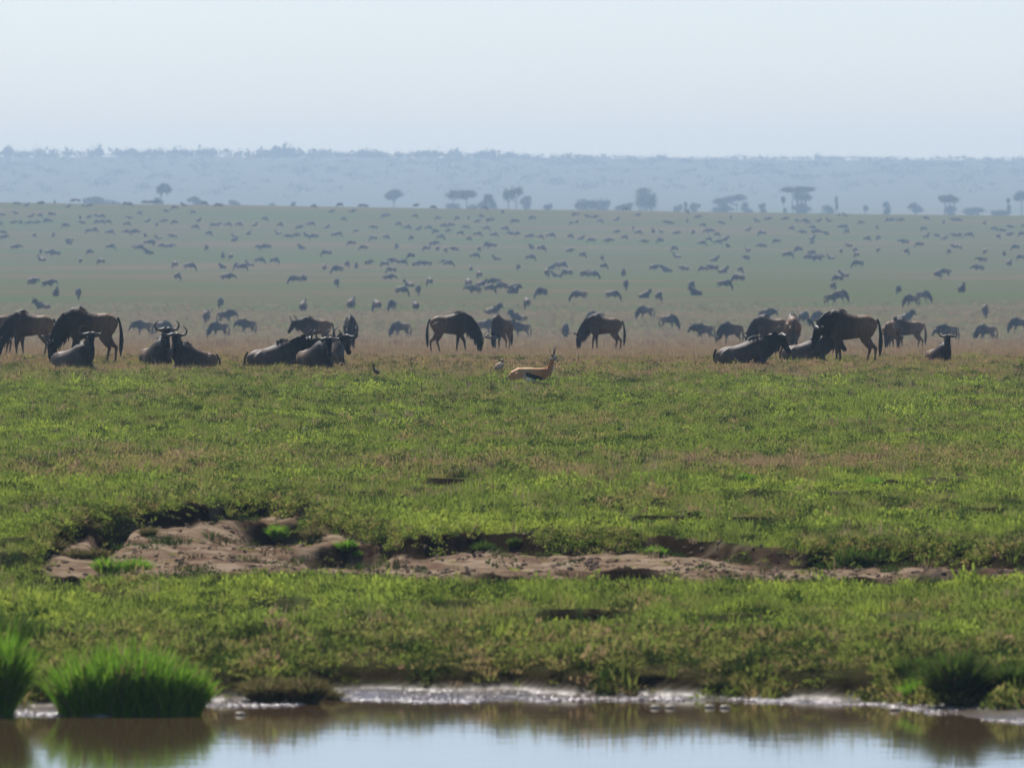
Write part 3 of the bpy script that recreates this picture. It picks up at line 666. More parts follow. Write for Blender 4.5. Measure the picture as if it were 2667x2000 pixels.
# ------------------------------------------------------------------ gazelle
def colour_mat(name, rough=.6):
    m, t, p = newmat(name); a = t.nodes.new('ShaderNodeAttribute'); a.attribute_name = 'coat'
    t.links.new(a.outputs['Color'], p.inputs['Base Color']); p.inputs['Roughness'].default_value = rough
    p.inputs['Specular IOR Level'].default_value = .25
    n = t.nodes.new('ShaderNodeTexNoise'); n.inputs['Scale'].default_value = 60; b = t.nodes.new('ShaderNodeBump'); b.inputs['Strength'].default_value = .3; b.inputs['Distance'].default_value = .01
    t.links.new(n.outputs[0], b.inputs['Height']); t.links.new(b.outputs[0], p.inputs['Normal'])
    return m
def gazelle():
    p0 = at(1388, 1006) + V(0, 0, .05)
    o = empty('gazelle', p0, R(6), .95)
    tag(o, 'orange-tan gazelle lying in the grass, black flank stripe, white belly, horned head raised', 'gazelle')
    vs, fs = [], []
    # trunk lying, x forwards: rump -0.55 .. shoulder 0.42
    tp = [V(-.60, 0, .15), V(-.52, 0, .19), V(-.36, 0, .235), (V(-.12, 0, .245)), V(.12, 0, .235), V(.32, 0, .235), V(.42, 0, .26)]
    loft(vs, fs, tp, [.07, .14, .19, .185, .18, .19, .13], [.06, .12, .17, .165, .15, .135, .09], n=14)
    nk = [V(.36, 0, .28), V(.44, 0, .38), V(.47, 0, .50), V(.485, 0, .62), V(.50, 0, .70)]
    loft(vs, fs, nk, [.12, .09, .068, .058, .055], [.09, .068, .052, .046, .045], n=12)
    hb = V(.50, 0, .715); hd = V(.62, -.42, -.62).normalized(); side = V(0, 0, 1).cross(hd).normalized(); up = hd.cross(side)
    h = lambda f_, u_, s_=0: hb + hd * f_ + up * u_ + side * s_
    loft(vs, fs, [h(-.06, .01), h(0, .015), h(.06, .01), h(.12, -.004), h(.18, -.012), h(.215, -.015)], [.035, .06, .055, .04, .03, .02], [.035, .052, .045, .03, .024, .018], [side] * 6, 12)
    for q in (-1, 1):
        loft(vs, fs, [V(-.45, q * .10, .20), V(-.28, q * .16, .16), V(-.12, q * .18, .10), V(-.3, q * .19, .05), V(-.48, q * .18, .04), V(-.3, q * .2, .03)], [.13, .14, .07, .035, .022, .018], [.08, .07, .05, .03, .022, .018], n=10)
        loft(vs, fs, [V(.32, q * .09, .18), V(.40, q * .11, .08), V(.54, q * .10, .04), V(.40, q * .12, .025)], [.09, .05, .025, .02], [.06, .04, .025, .02], n=10)
    me = fuse('gazelle_body', vs, fs, .011, 4)
    co = np.empty(len(me.vertices) * 3, np.float32); me.vertices.foreach_get('co', co); co = co.reshape(-1, 3)
    x, y, z = co.T
    tan, rust, white, black = np.array([.56, .27, .10]), np.array([.46, .18, .055]), np.array([.78, .74, .68]), np.array([.015, .012, .010])
    C = np.tile(tan, (len(co), 1)); k = ss(.05, .3, x)[:, None]; C = C * (1 - k) + rust * k
    zl = .20 - .0 * x
    belly = (z < .17 - .10 * (x + .2)) & (x > -.24) & (x < .34)
    C[belly] = white
    zs = .235 - .36 * (x + .12)
    st = (np.abs(z - zs) < .06) & (x > -.20) & (x < .24) & (np.abs(y) > .04) & (z < .30)
    C[st] = black
    C[(x < -.20) & (x > -.27) & (z < .27) & (np.abs(y) > .09)] = np.array([.5, .36, .26])
    C[(x > -.25) & (x < .0) & (z > .35)] = np.array([.62, .40, .16])
    C[(x < -.60) & (z < .16)] = white
    fr = (x > .40) & (z > .2) & (z < .62); C[fr & (x - .42 > (z - .38) * .25 + .075)] = white * .8
    rel = co - np.array(hb); hf = rel @ np.array(hd); hu = rel @ np.array(up); hs_ = np.abs(rel @ np.array(side))
    C[(z > .55) & (hf < .0) & (np.abs(y) < .2)] = tan
    head = (hf > -.05) & (np.linalg.norm(rel, axis=1) < .26) & (z > .5)
    C[head & (hu < -.01) & (z > .64) & (hf > .0)] = white; C[head & (hs_ > .018) & (hs_ < .04) & (hu > -.012) & (hf > .02)] = white
    C[head & (hs_ > .026) & (hu < .018) & (hu > -.012) & (hf > .0) & (hf < .20)] = black
    C[head & (hs_ < .014) & (hf > .03) & (hu > 0)] = np.array([.10, .05, .03])
    C[head & (hf > .185)] = black
    fattr(me, 'coat', np.concatenate([C, np.ones((len(co), 1))], 1), 'FLOAT_COLOR')
    me.materials.clear(); me.materials.append(colour_mat('gazelle_coat')); me.polygons.foreach_set('use_smooth', np.ones(len(me.polygons), dtype=bool))
    link('body', me, o)
    hm = simple('gazelle_horn', (.05, .042, .036), .35, .4, 60, .5)
    for q in (-1, 1):
        c = [h(.0, .05, q * .022), h(-.03, .11, q * .03), h(-.06, .16, q * .038), h(-.075, .205, q * .05), h(-.07, .245, q * .06)]
        # ridged horns
        pts, rad = [], []
        for i in range(17):
            t = i / 16 * 4; a = min(int(t), 3); pts.append(c[a].lerp(c[a + 1], t - a)); rad.append((.017 - .0135 * i / 16) * (1.12 if i % 2 else .94))
        link('horn', plain_loft('horn', [(pts, rad, rad, None, 8)], hm), o)
    em = colour_mat('ear_coat')
    for q in (-1, 1):
        e = plain_loft('ear', [([h(-.03, .03, q * .04), h(-.06, .055, q * .075), h(-.085, .085, q * .11), h(-.10, .115, q * .135), h(-.105, .13, q * .145)], [.015, .03, .032, .018, .004], [.01, .012, .010, .008, .003], [up] * 5, 8)], em)
        n = len(e.vertices); cc = np.tile([.5, .42, .34, 1.], (n, 1)); cc[int(n * .5):] = [.05, .035, .03, 1]; fattr(e, 'coat', cc, 'FLOAT_COLOR'); link('ear', e, o)
    tl = [V(-.62, -.02, .2), V(-.68, -.05, .12), V(-.66, -.09, .06), V(-.6, -.12, .04)]
    link('tail', plain_loft('tail', [(tl, [.015, .018, .02, .005], [.015, .018, .02, .005], None, 8)], simple('tail_hair', (.03, .02, .018))), o)
gazelle()

# ------------------------------------------------------------------ birds
def bird(px, py, yaw, ppm, col, breast, label, upright):
    p = at(px, py); o = empty('bird', p, R(yaw), ppm * p.y / F); tag(o, label, 'bird')
    vs, fs = [], []
    if upright: bp = [V(-.17, 0, .17), V(-.08, 0, .19), V(.02, 0, .23), V(.08, 0, .28)]; hp = V(.12, 0, .44); nk = [V(.07, 0, .27), V(.10, 0, .35), V(.11, 0, .42)]
    else: bp = [V(-.12, 0, .20), V(-.07, 0, .22), V(.03, 0, .24), V(.09, 0, .25)]; hp = V(.10, 0, .34); nk = [V(.07, 0, .25), V(.09, 0, .29), V(.10, 0, .33)]
    loft(vs, fs, bp, [.02, .06, .08, .05], [.02, .055, .07, .04], n=10)
    loft(vs, fs, nk, [.05, .03, .028], [.045, .028, .026], n=10)
    loft(vs, fs, [hp + V(-.035, 0, 0), hp + V(0, 0, .01), hp + V(.035, 0, 0)], [.02, .034, .02], [.018, .03, .016], n=10)
    b = fuse('bird_body', vs, fs, .008, 3); b.materials.clear(); b.materials.append(simple('bird_plumage', col, .7, .35, 30))
    link('body', b, o)
    dark = simple('bird_dark', (.03, .025, .02), .5)
    link('beak', plain_loft('beak', [([hp + V(.03, 0, .0), hp + V(.055, 0, -.003), hp + V(.085, 0, -.01)], [.010, .007, .002], [.009, .006, .002], None, 6)], dark), o)
    for q in (-1, 1):
        link('wing', plain_loft('wing', [([V(.05, q * .05, .26), V(-.02, q * .068, .235), V(-.12, q * .045, .19), V(-.20, q * .015, .165)], [.02, .05, .035, .006], [.01, .016, .012, .004], None, 8)], simple('wing_plumage', breast, .7, .4, 40)), o)
        link('leg', plain_loft('leg', [([V(0, q * .025, .2), V(.0, q * .03, .11), V(.0, q * .03, .005), V(.05, q * .03, .0)], [.012, .007, .006, .004], [.012, .007, .006, .004], None, 6)], dark), o)
bird(980, 985, 150, 78, (.075, .05, .035), (.05, .035, .025), 'dark brown bird with upright neck standing in grass right of the resting huddle', True)
bird(1302, 982, 60, 125, (.30, .20, .14), (.36, .27, .20), 'pale buff bird standing beside the gazelle, left of its rump', False)

# white chips of bone or stone in the turf
cm = simple('bleached_stone', (.75, .73, .68), .6, .1)
for (px, py, r_, lab) in [(793, 1132, .07, 'largest white chip, alone in the green turf left of centre'), (2160, 1007, .035, 'small white chip in the turf below the tall bull'),
                          (2418, 1043, .04, 'white chip at the right, left of a close trio'), (2446, 1042, .03, 'white chip at the right, middle of a close trio'), (2484, 1049, .04, 'white chip at the right, right of a close trio')]:
    p = at(px, py); vs, fs = [], []
    loft(vs, fs, [V(-r_, 0, 0), V(-r_ * .5, 0, r_ * .3), V(r_ * .4, .0, r_ * .35), V(r_, 0, .0)], [r_ * .3, r_ * .6, r_ * .5, r_ * .2], [r_ * .3, r_ * .6, r_ * .55, r_ * .2], n=7)
    o = link('white_stone', mesh('white_stone', vs, fs, cm)); o.location = p + V(0, 0, r_ * .5 + .04); o.rotation_euler = (.2, .3, rng.uniform(0, 3)); tag(o, lab, 'stone', 'white chips in the turf')

# ------------------------------------------------------------------ leafy things
def blades(n, r0, hmin, hmax, lean, wid, seed, curve=.5, seg=3, aspect=1.0, topdown=0):
    g = np.random.default_rng(seed); V_, F_, Tn = [], [], []
    for i in range(n):
        a = g.uniform(0, 2 * math.pi); rr_ = r0 * math.sqrt(g.uniform(0, 1)); bx, by = rr_ * math.cos(a) * aspect, rr_ * math.sin(a)
        hh = g.uniform(hmin, hmax) * (1 - .35 * rr_ / max(r0, .001)); az = a + g.normal(0, .7) if rr_ > .02 else g.uniform(0, 6.28)
        ln = lean * (.3 + rr_ / max(r0, .01)) * g.uniform(.4, 1.3); w_ = wid * g.uniform(.6, 1.3); wa = g.uniform(0, math.pi)
        wx, wy = math.cos(wa) * w_, math.sin(wa) * w_; b = len(V_)
        for s_ in range(seg):
            t = s_ / seg; off = ln * hh * (t ** (1 + curve)); zz_ = hh * t * (1 - .18 * t * ln)
            k = (1 - t * .55)
            V_ += [(bx + math.cos(az) * off - wx * k, by + math.sin(az) * off - wy * k, zz_), (bx + math.cos(az) * off + wx * k, by + math.sin(az) * off + wy * k, zz_)]
        V_.append((bx + math.cos(az) * ln * hh, by + math.sin(az) * ln * hh, hh * (1 - .25 * min(1, ln))))
        for s_ in range(seg - 1): q = b + s_ * 2; F_.append((q, q + 1, q + 3, q + 2))
        q = b + (seg - 1) * 2; F_.append((q, q + 1, b + seg * 2))
    return V_, F_
def leaves(n, r, hgt_, size, seed, flat=.5):
    g = np.random.default_rng(seed); V_, F_ = [], []
    for i in range(n):
        a = g.uniform(0, 6.28); rr_ = r * math.sqrt(g.uniform(0, 1)); z = hgt_ * (g.uniform(.1, 1)) * (1 - .6 * (rr_ / r) ** 2)
        c = np.array([rr_ * math.cos(a), rr_ * math.sin(a), z]); d = g.normal(0, 1, 3); d[2] = abs(d[2]) * flat + .25; d /= np.linalg.norm(d)
        s_ = np.cross(d, g.normal(0, 1, 3)); s_ /= np.linalg.norm(s_); L_ = size * g.uniform(.6, 1.4); b = len(V_)
        V_ += [tuple(c), tuple(c + d * L_ * .5 + s_ * L_ * .3), tuple(c + d * L_), tuple(c + d * L_ * .5 - s_ * L_ * .3)]; F_.append((b, b + 1, b + 2, b + 3))
    return V_, F_

GREEN = [(.33, .22, .125), (.31, .25, .09), (.245, .265, .062), (.145, .19, .035), (.235, .305, .05), (.33, .39, .058)]
M_GRASS = foliage('turf_leaf', GREEN, .5)
STRAW = [(.19, .125, .085), (.31, .21, .135), (.40, .30, .18), (.31, .29, .11)]
M_STRAW = foliage('dry_grass_leaf', STRAW, .45)
M_TUFT = foliage('tussock_leaf', [(.30, .22, .11), (.10, .20, .02), (.18, .36, .03), (.34, .52, .05)], .5, 'GEOMETRY')
M_DULL = foliage('dull_tussock_leaf', [(.26, .19, .11), (.15, .105, .055), (.15, .14, .05), (.18, .21, .045)], .4, 'GEOMETRY')
M_BUSH = foliage('bush_leaf', [(.14, .11, .05), (.04, .07, .018), (.08, .14, .026), (.18, .27, .035)], .4, 'GEOMETRY')

def scatter(name, label, variants, pts, rot, scl, tint):
    """ground cover: one object that sets the leaf meshes on its points"""
    src = []
    for i, me in enumerate(variants):
        src.append(bpy.data.objects.new(name + '_sprig', me))
    k = len(src); pick = rng.integers(0, k, len(pts))
    me = bpy.data.meshes.new(name); me.vertices.add(len(pts)); me.vertices.foreach_set('co', pts.astype(np.float32).ravel())
    fattr(me, 'rot', rot, 'FLOAT_VECTOR'); fattr(me, 'scl', scl, 'FLOAT_VECTOR'); fattr(me, 'tint', tint)
    a = me.attributes.new('pick', 'INT', 'POINT'); a.data.foreach_set('value', pick.astype(np.int32))
    o = tag(link(name, me), label, None, None, 'stuff')
    g = bpy.data.node_groups.new(name + '_nodes', 'GeometryNodeTree')
    g.interface.new_socket('Geometry', in_out='INPUT', socket_type='NodeSocketGeometry'); g.interface.new_socket('Geometry', in_out='OUTPUT', socket_type='NodeSocketGeometry')
    N = g.nodes; L = g.links; gi = N.new('NodeGroupInput'); go = N.new('NodeGroupOutput')
    gtoi = N.new('GeometryNodeGeometryToInstance')
    oi = []
    for s_ in src:
        q = N.new('GeometryNodeObjectInfo'); q.inputs['Object'].default_value = s_; q.inputs['As Instance'].default_value = True; oi.append(q)
    for q in reversed(oi): L.new(q.outputs['Geometry'], gtoi.inputs[0])
    ip = N.new('GeometryNodeInstanceOnPoints'); L.new(gi.outputs[0], ip.inputs['Points']); L.new(gtoi.outputs[0], ip.inputs['Instance'])
    ip.inputs['Pick Instance'].default_value = True
    def na(n_, ty):
        q = N.new('GeometryNodeInputNamedAttribute'); q.data_type = ty; q.inputs['Name'].default_value = n_; return q.outputs['Attribute']
    L.new(na('pick', 'INT'), ip.inputs['Instance Index']); L.new(na('rot', 'FLOAT_VECTOR'), ip.inputs['Rotation']); L.new(na('scl', 'FLOAT_VECTOR'), ip.inputs['Scale'])
    L.new(ip.outputs[0], go.inputs[0])
    m = o.modifiers.new('spread', 'NODES'); m.node_group = g
    return o

def field(n, d0, d1, power=1.0, um=.047):
    """random ground points; power > 1 favours the near side"""
    t = rng.uniform(0, 1, n) ** power; d = np.sqrt(d0 ** 2 + (d1 ** 2 - d0 ** 2) * t); u = rng.uniform(-um, um, n)
    return u * d, d

def mk(fn, mat, name, *a, **k):
    v, f = fn(*a, **k); return mesh(name, v, f, mat)
def rand_rot(n, tilt=.12):
    return np.stack([rng.normal(0, tilt, n), rng.normal(0, tilt, n), rng.uniform(0, 6.28, n)], -1)
turf_v = [mk(leaves, M_GRASS, 'leafy_sprig', 64, .17, .075, .034, 1), mk(leaves, M_GRASS, 'leafy_sprig', 56, .14, .10, .036, 2, .9), mk(leaves, M_GRASS, 'leafy_sprig', 76, .21, .06, .030, 3, .3)]
blade_v = [mk(blades, M_GRASS, 'grass_sprig', 30, .10, .07, .17, .5, .0075, 4, seg=2), mk(blades, M_GRASS, 'grass_sprig', 26, .12, .09, .22, .7, .007, 5, seg=2)]
dry_v = [mk(blades, M_STRAW, 'straw_sprig', 22, .14, .18, .42, .25, .006, s_, seg=2) for s_ in (6, 7, 8)]

KD = [0]
def keep(x, d, dens_bare=.05):
    z, bare, face_shade, wet, sd, sw, dip = terrain(x, d, True)
    KD[0] = dip
    ok = (sd > sw - .1) & (rng.uniform(0, 1, len(x)) > np.maximum(np.maximum(bare, face_shade * .9), dip * .4) * (1 - dens_bare)) & (wet < .5)
    return ok, z, bare, face_shade, sd, sw
def zone(x, d):
    """brown-ness of the sward across the meadow as the photo shows it"""
    px = 1333.5 + F * x / d; py = YE + HC * F / d
    br = fbm(x / 3.2, d / 9, 71, 4) * .9 + fbm(x / .8, d / 2.0, 72) * .35 - .62
    br = br + .36 * np.exp(-((py - 1215) / 36) ** 2) * (vn(x / 2, d / 8, 73) * .8 + .35)          # weedy brown belt
    br = br + .42 * ss(1022, 955, py)                                                       # drying out towards the herd
    br = br - .25 * np.exp(-((py - 1390) / 22) ** 2) - .15 * np.exp(-((py - 1500) / 40) ** 2)
    br = br + .10 * np.exp(-((py - 1640) / 55) ** 2)
    br = np.where(py > 1540, np.minimum(br, .30), br)
    return br
# leafy herbs
x, d = field(70000, 112, 330, 1.25); ok, z, bare, face_shade, sd, sw = keep(x, d); ok &= (fbm(x / .9, d / 2.2, 77, 4) + rng.normal(0, .07, len(x)) > .40 + .16 * ss(272, 305, d)); x, d, z, bare = x[ok], d[ok], z[ok], bare[ok]; dip = KD[0][ok]
br = zone(x, d); n = len(x); mot = fbm(x / .5, d / 1.1, 78, 3) - .5; tint = np.clip(.66 - br * 1.0 + mot * .9 + rng.normal(0, .12, n) - bare * .2, 0, 1)
s_ = rng.uniform(.6, 1.35, n) * (1 - .3 * bare); hz = rng.uniform(.6, 1.4, n) * np.clip(1 + 2.2 * (fbm(x / .8, d / 1.6, 75) - .5) * 2, .35, 1.9) * (1 - .55 * dip) * (1 - .3 * ss(20, 8, sd[ok]))
scatter('ground_cover', 'low green leafy herbs carpeting the meadow between the pond and the herd', turf_v, np.stack([x, d, z - .01], -1), rand_rot(n, .2), np.stack([s_, s_, s_ * hz], -1), tint)
# short grass
x, d = field(52000, 112, 345, 1.2); ok, z, bare, face_shade, sd, sw = keep(x, d); x, d, z, bare, sd, sw = x[ok], d[ok], z[ok], bare[ok], sd[ok], sw[ok]; dip = KD[0][ok]
br = zone(x, d); n = len(x); tint = np.clip(.60 - br * 1.0 + rng.normal(0, .15, n), 0, 1)
tint = np.clip(tint + (fbm(x / .5, d / 1.1, 78, 3) - .5) * .8, 0, 1); s_ = rng.uniform(.6, 1.25, n) * (1 - .2 * ss(16, 6, sd)) * (1 - .35 * bare) * (.75 + .5 * fbm(x / 1.0, d / 2, 76)); hz = rng.uniform(.8, 1.3, n) * (1 - .55 * dip) * (1 - .3 * ss(20, 6, sd))
scatter('grass', 'short green grass growing through the herbs of the meadow', blade_v, np.stack([x, d, z - .01], -1), rand_rot(n, .12), np.stack([s_, s_, s_ * hz], -1), tint)
# darker cushions of herbs and short shrubs
M_DARK = foliage('dark_herb_leaf', [(.09, .065, .035), (.055, .07, .022), (.05, .095, .018), (.08, .13, .025)], .35)
dark_v = [mk(leaves, M_DARK, 'herb_sprig', 70, .16, .13, .032, 21, .8), mk(leaves, M_DARK, 'herb_sprig', 60, .20, .09, .03, 22, .5), mk(blades, M_DARK, 'herb_sprig', 40, .12, .08, .18, .7, .008, 23, seg=2)]
x, d = field(60000, 112, 340, 1.15); ok, z, bare, face_shade, sd, sw = keep(x, d, .25); c_ = fbm(x / .45, d / 1.0, 79, 3) + .30 * (fbm(x / 5, d / 14, 80) - .5)
ok &= (c_ > .61 - .05 * ss(16, 5, sd)) | (rng.uniform(0, 1, len(x)) < .03)
x, d, z = x[ok], d[ok], z[ok]; n = len(x); s_ = rng.uniform(.6, 1.25, n)
scatter('dark_herbs', 'cushions of dark green and brownish herbs dotted through the meadow', dark_v, np.stack([x, d, z - .01], -1), rand_rot(n, .2), np.stack([s_ * 1.2, s_, s_ * rng.uniform(.7, 1.5, n)], -1), np.clip(rng.normal(.5, .25, n), 0, 1))
# ragged growth on the pond bank
px = rng.uniform(-60, 2730, 9000); ds0 = d_shore(px); sw0 = np.interp(px, _bkx, _bkw); d = ds0 + sw0 + rng.uniform(-.3, 6.5, 9000) ** 1.0; x = (px - 1333.5) * d / F
ok, z, bare, face_shade, sd, sw = keep(x, d, .8); g_ = fbm(x / .35, d / 1.4, 93, 3); und = (px > 840) & (px < 1400) & (sd < sw + 2.0)
ok = (sd > sw - .05) & (g_ > .47) & ~(und & (rng.uniform(0, 1, len(x)) < .75)); x, d, z, g_ = x[ok], d[ok], z[ok], g_[ok]; n = len(x); s_ = rng.uniform(.7, 1.3, n)
bank_v = dark_v + turf_v[:2] + blade_v[:1] + [mk(blades, M_GRASS, 'bank_sprig', 34, .12, .10, .24, .75, .009, 24, seg=3), mk(leaves, M_GRASS, 'bank_sprig', 60, .15, .14, .035, 25, .8)]
scatter('bank_growth', 'ragged olive and dark growth along the pond bank', bank_v, np.stack([x, d, z - .02], -1), rand_rot(n, .25), np.stack([s_, s_, s_ * (.6 + 1.6 * (g_ - .4) / .25 * .5)], -1), np.clip(rng.normal(.42, .2, n), 0, 1))
# dry standing grass round the herd and in brown belts
x, d = field(84000, 262, 680, 1.1); px = 1333.5 + F * x / d
dens = ss(256, 290, d + (fbm(x / 3, d / 12, 81) - .5) * 60); ok = rng.uniform(0, 1, len(x)) < dens * (1 - .6 * ss(430, 640, d)) * (.35 + .65 * vn(x / 1.3, d / 6, 82)); x, d = x[ok], d[ok]
x2, d2 = field(26000, 118, 300, 1.2); py2 = YE + HC * F / d2
k2, *_ = keep(x2, d2); ok = k2 & (rng.uniform(0, 1, len(x2)) < np.clip((fbm(x2 / 1.6, d2 / 5, 83) - .52) * 2.2 + .55 * np.exp(-((py2 - 1215) / 34) ** 2) * vn(x2 / 1.4, d2 / 7, 84) + .25 * ss(1010, 950, py2) * 1.0, 0, .9) * (1 - .8 * ss(1480, 1560, py2)))
x2, d2 = x2[ok], d2[ok]; nb_ = len(x); x = np.concatenate([x, x2]); d = np.concatenate([d, d2]); z = terrain(x, d); n = len(x)
tint = np.clip(rng.normal(.45, .25, n), 0, 1); s_ = np.where(np.arange(n) < nb_, rng.uniform(.35, .78, n), rng.uniform(.35, .85, n))
x3, d3 = field(46000, 560, 1300, .8); k3 = rng.uniform(0, 1, len(x3)) < (1 - .85 * ss(800, 1250, d3)) * (.2 + .8 * fbm(x3 / 12, d3 / 50, 85)); x3, d3 = x3[k3], d3[k3]
x = np.concatenate([x, x3]); d = np.concatenate([d, d3]); z = np.concatenate([z, terrain(x3, d3)]); s_ = np.concatenate([s_, rng.uniform(1.0, 1.6, len(x3))]); tint = np.concatenate([tint, rng.uniform(0, .9, len(x3))]); n = len(x)
scatter('dry_grass', 'straw-brown standing grass round the resting herd and in faint belts', dry_v, np.stack([x, d, z - .02], -1), rand_rot(n, .08), np.stack([s_ * 1.2, s_ * 1.2, s_ * rng.uniform(.7, 1.25, n)], -1), tint)

# turf hanging over the edge of the scarp and of the pond bank
n = 5200; px = rng.uniform(60, 2720, n); ds0 = d_scarp(px); x0 = (px - 1333.5) * ds0 / F
dd_ = ds0 + (fbm(x0 * .8, ds0 * .05, 41) - .5) * 3.6 + (fbm(x0 * 2.3, ds0 * .25, 42) - .5) * .9 + rng.normal(.35, .28, n); x = (px - 1333.5) * dd_ / F
g_ = vn(x * .9, dd_ * 0, 88) + rng.normal(0, .12, n) > .36; x, dd_ = x[g_], dd_[g_]; n = len(x); z = terrain(x, dd_)
tint = np.clip(rng.normal(.5, .22, n), 0, 1); s_ = rng.uniform(.5, 1.1, n)
scatter('edge_turf', 'matted turf overhanging the lip of the eroded scarp', dark_v[:1] + turf_v + blade_v, np.stack([x, dd_, z - .01], -1), rand_rot(n, .3), np.stack([s_, s_, s_ * rng.uniform(.6, 1.4, n)], -1), tint)

# crumbs of soil on the bare slope
M_CRUMB = simple('soil_crumb', (.20, .14, .095), .95, .4, 3, .1)
def lump(seed):
    g = np.random.default_rng(seed); vs, fs = [], []
    loft(vs, fs, [V(-.04, 0, .0), V(-.02, 0, .012), V(.015, 0, .014), V(.04, 0, .0)], list(g.uniform(.008, .022, 4)), list(g.uniform(.015, .035, 4)), n=6)
    return mesh('soil_lump', vs, fs, M_CRUMB)
px = rng.uniform(60, 2720, 2600); ds0 = d_scarp(px); db0 = d_bare(px); d = db0 - 3 + rng.uniform(0, 1, 2600) * (ds0 - db0 + 3.5); x = (px - 1333.5) * d / F
z, bare, face_shade, wet, sd, sw, dip = terrain(x, d, True); ok = (bare + face_shade > .5) & (fbm(x / .8, d / 2, 95) > .42); x, d, z = x[ok], d[ok], z[ok]; n = len(x); s_ = rng.uniform(.35, 1.0, n) ** 2 * 1.3
scatter('soil_crumbs', 'crumbled lumps of earth lying on the bare slope', [lump(1), lump(2), lump(3)], np.stack([x, d, z], -1), rand_rot(n, .4), np.stack([s_, s_, s_], -1), np.zeros(n))
# ------------------------------------------------------------------ single tussocks, bushes, stalks
def tussock(px, py, wpx, hpx, mat, label, kind='tussock', cat='tussock', n=900, lean=.75, seed=1, dep=.8, group=None, yoff=0, z=None, col=(0, 1)):
    p = at(px, py) if z is None else V((px - 1333.5) / F * ((HC - z) * F / (py - YE)), (HC - z) * F / (py - YE), z)
    ppm = F / p.y; hw = wpx / ppm / 2; hh = hpx / ppm
    g = np.random.default_rng(seed); V_, F_, Tn = [], [], []
    lobes = max(1, int(round(hw / .15)))
    for l in range(lobes):
        lx = 0 if lobes == 1 else np.interp(l, [0, lobes - 1], [-hw * .58, hw * .58]) + g.uniform(-.03, .03)
        edge = abs(lx) / max(hw, .01); r0 = hw * (.42 if lobes > 2 else .5 if lobes > 1 else .55)
        v, f = blades(n // lobes, r0, hh * .45, hh * (1.15 - .62 * edge ** 1.5) * g.uniform(.9, 1.08), lean, .009, seed * 31 + l, seg=4)
        b = len(V_); ly = g.uniform(-.1, .1)
        V_ += [(a[0] + lx, a[1] * dep + ly, a[2]) for a in v]; F_ += [tuple(q + b for q in t) for t in f]
    me = mesh(kind, V_, F_, mat); zz_ = np.array([a[2] for a in V_])
    per = 9; rnd = np.repeat(g.uniform(-.28, .28, len(V_) // per + 1), per)[:len(V_)]
    fattr(me, 'tint', np.where(np.repeat(g.uniform(0, 1, len(V_) // per + 1), per)[:len(V_)] < .09, 0, np.clip(.62 + rnd, 0, 1)))
    o = link(kind, me); o.location = p - V(0, 0, .02); tag(o, label, cat, group); return o

tussock(320, 1862, 330, 250, M_TUFT, 'big bright green grass tussock in the water at the lower left', n=3600, seed=1, lean=.5, z=ZW, dep=.7)
tussock(495, 1862, 90, 160, M_TUFT, 'smaller green tussock joined to the right side of the big one', n=1000, seed=12, lean=.5, z=ZW, dep=.7)
tussock(0, 1864, 110, 280, M_TUFT, 'bright green grass tussock cut off by the lower left edge', n=1800, seed=2, lean=.45, z=ZW)
tussock(745, 1828, 150, 140, M_DULL, 'low brownish tussock on the mud, right of the big green one', n=1500, seed=3, lean=.95)
tussock(850, 1826, 90, 50, M_DULL, 'flattened brown tuft trailing off the low brownish tussock', n=500, seed=13, lean=1.1)
tussock(200, 1822, 120, 110, M_DULL, 'dull arching grass between the two bright green tussocks', n=700, seed=14, lean=1.1)
tussock(2492, 1828, 118, 165, M_BUSH, 'dark round bush with sunlit yellow-green top at the lower right shore', 'bush', 'bush', n=2600, seed=4, lean=.75)
tussock(2400, 1828, 90, 80, M_TUFT, 'soft green tuft leaning against the dark bush from the left', n=800, seed=5, lean=.8)
tussock(2375, 1758, 90, 70, M_BUSH, 'small dark bush on the bank up and left of the dark round one', 'bush', 'bush', n=600, seed=6, lean=.8)
tussock(2640, 1788, 120, 90, M_BUSH, 'low dark bush above the mud spit at the right edge', 'bush', 'bush', n=800, seed=7, lean=.8)
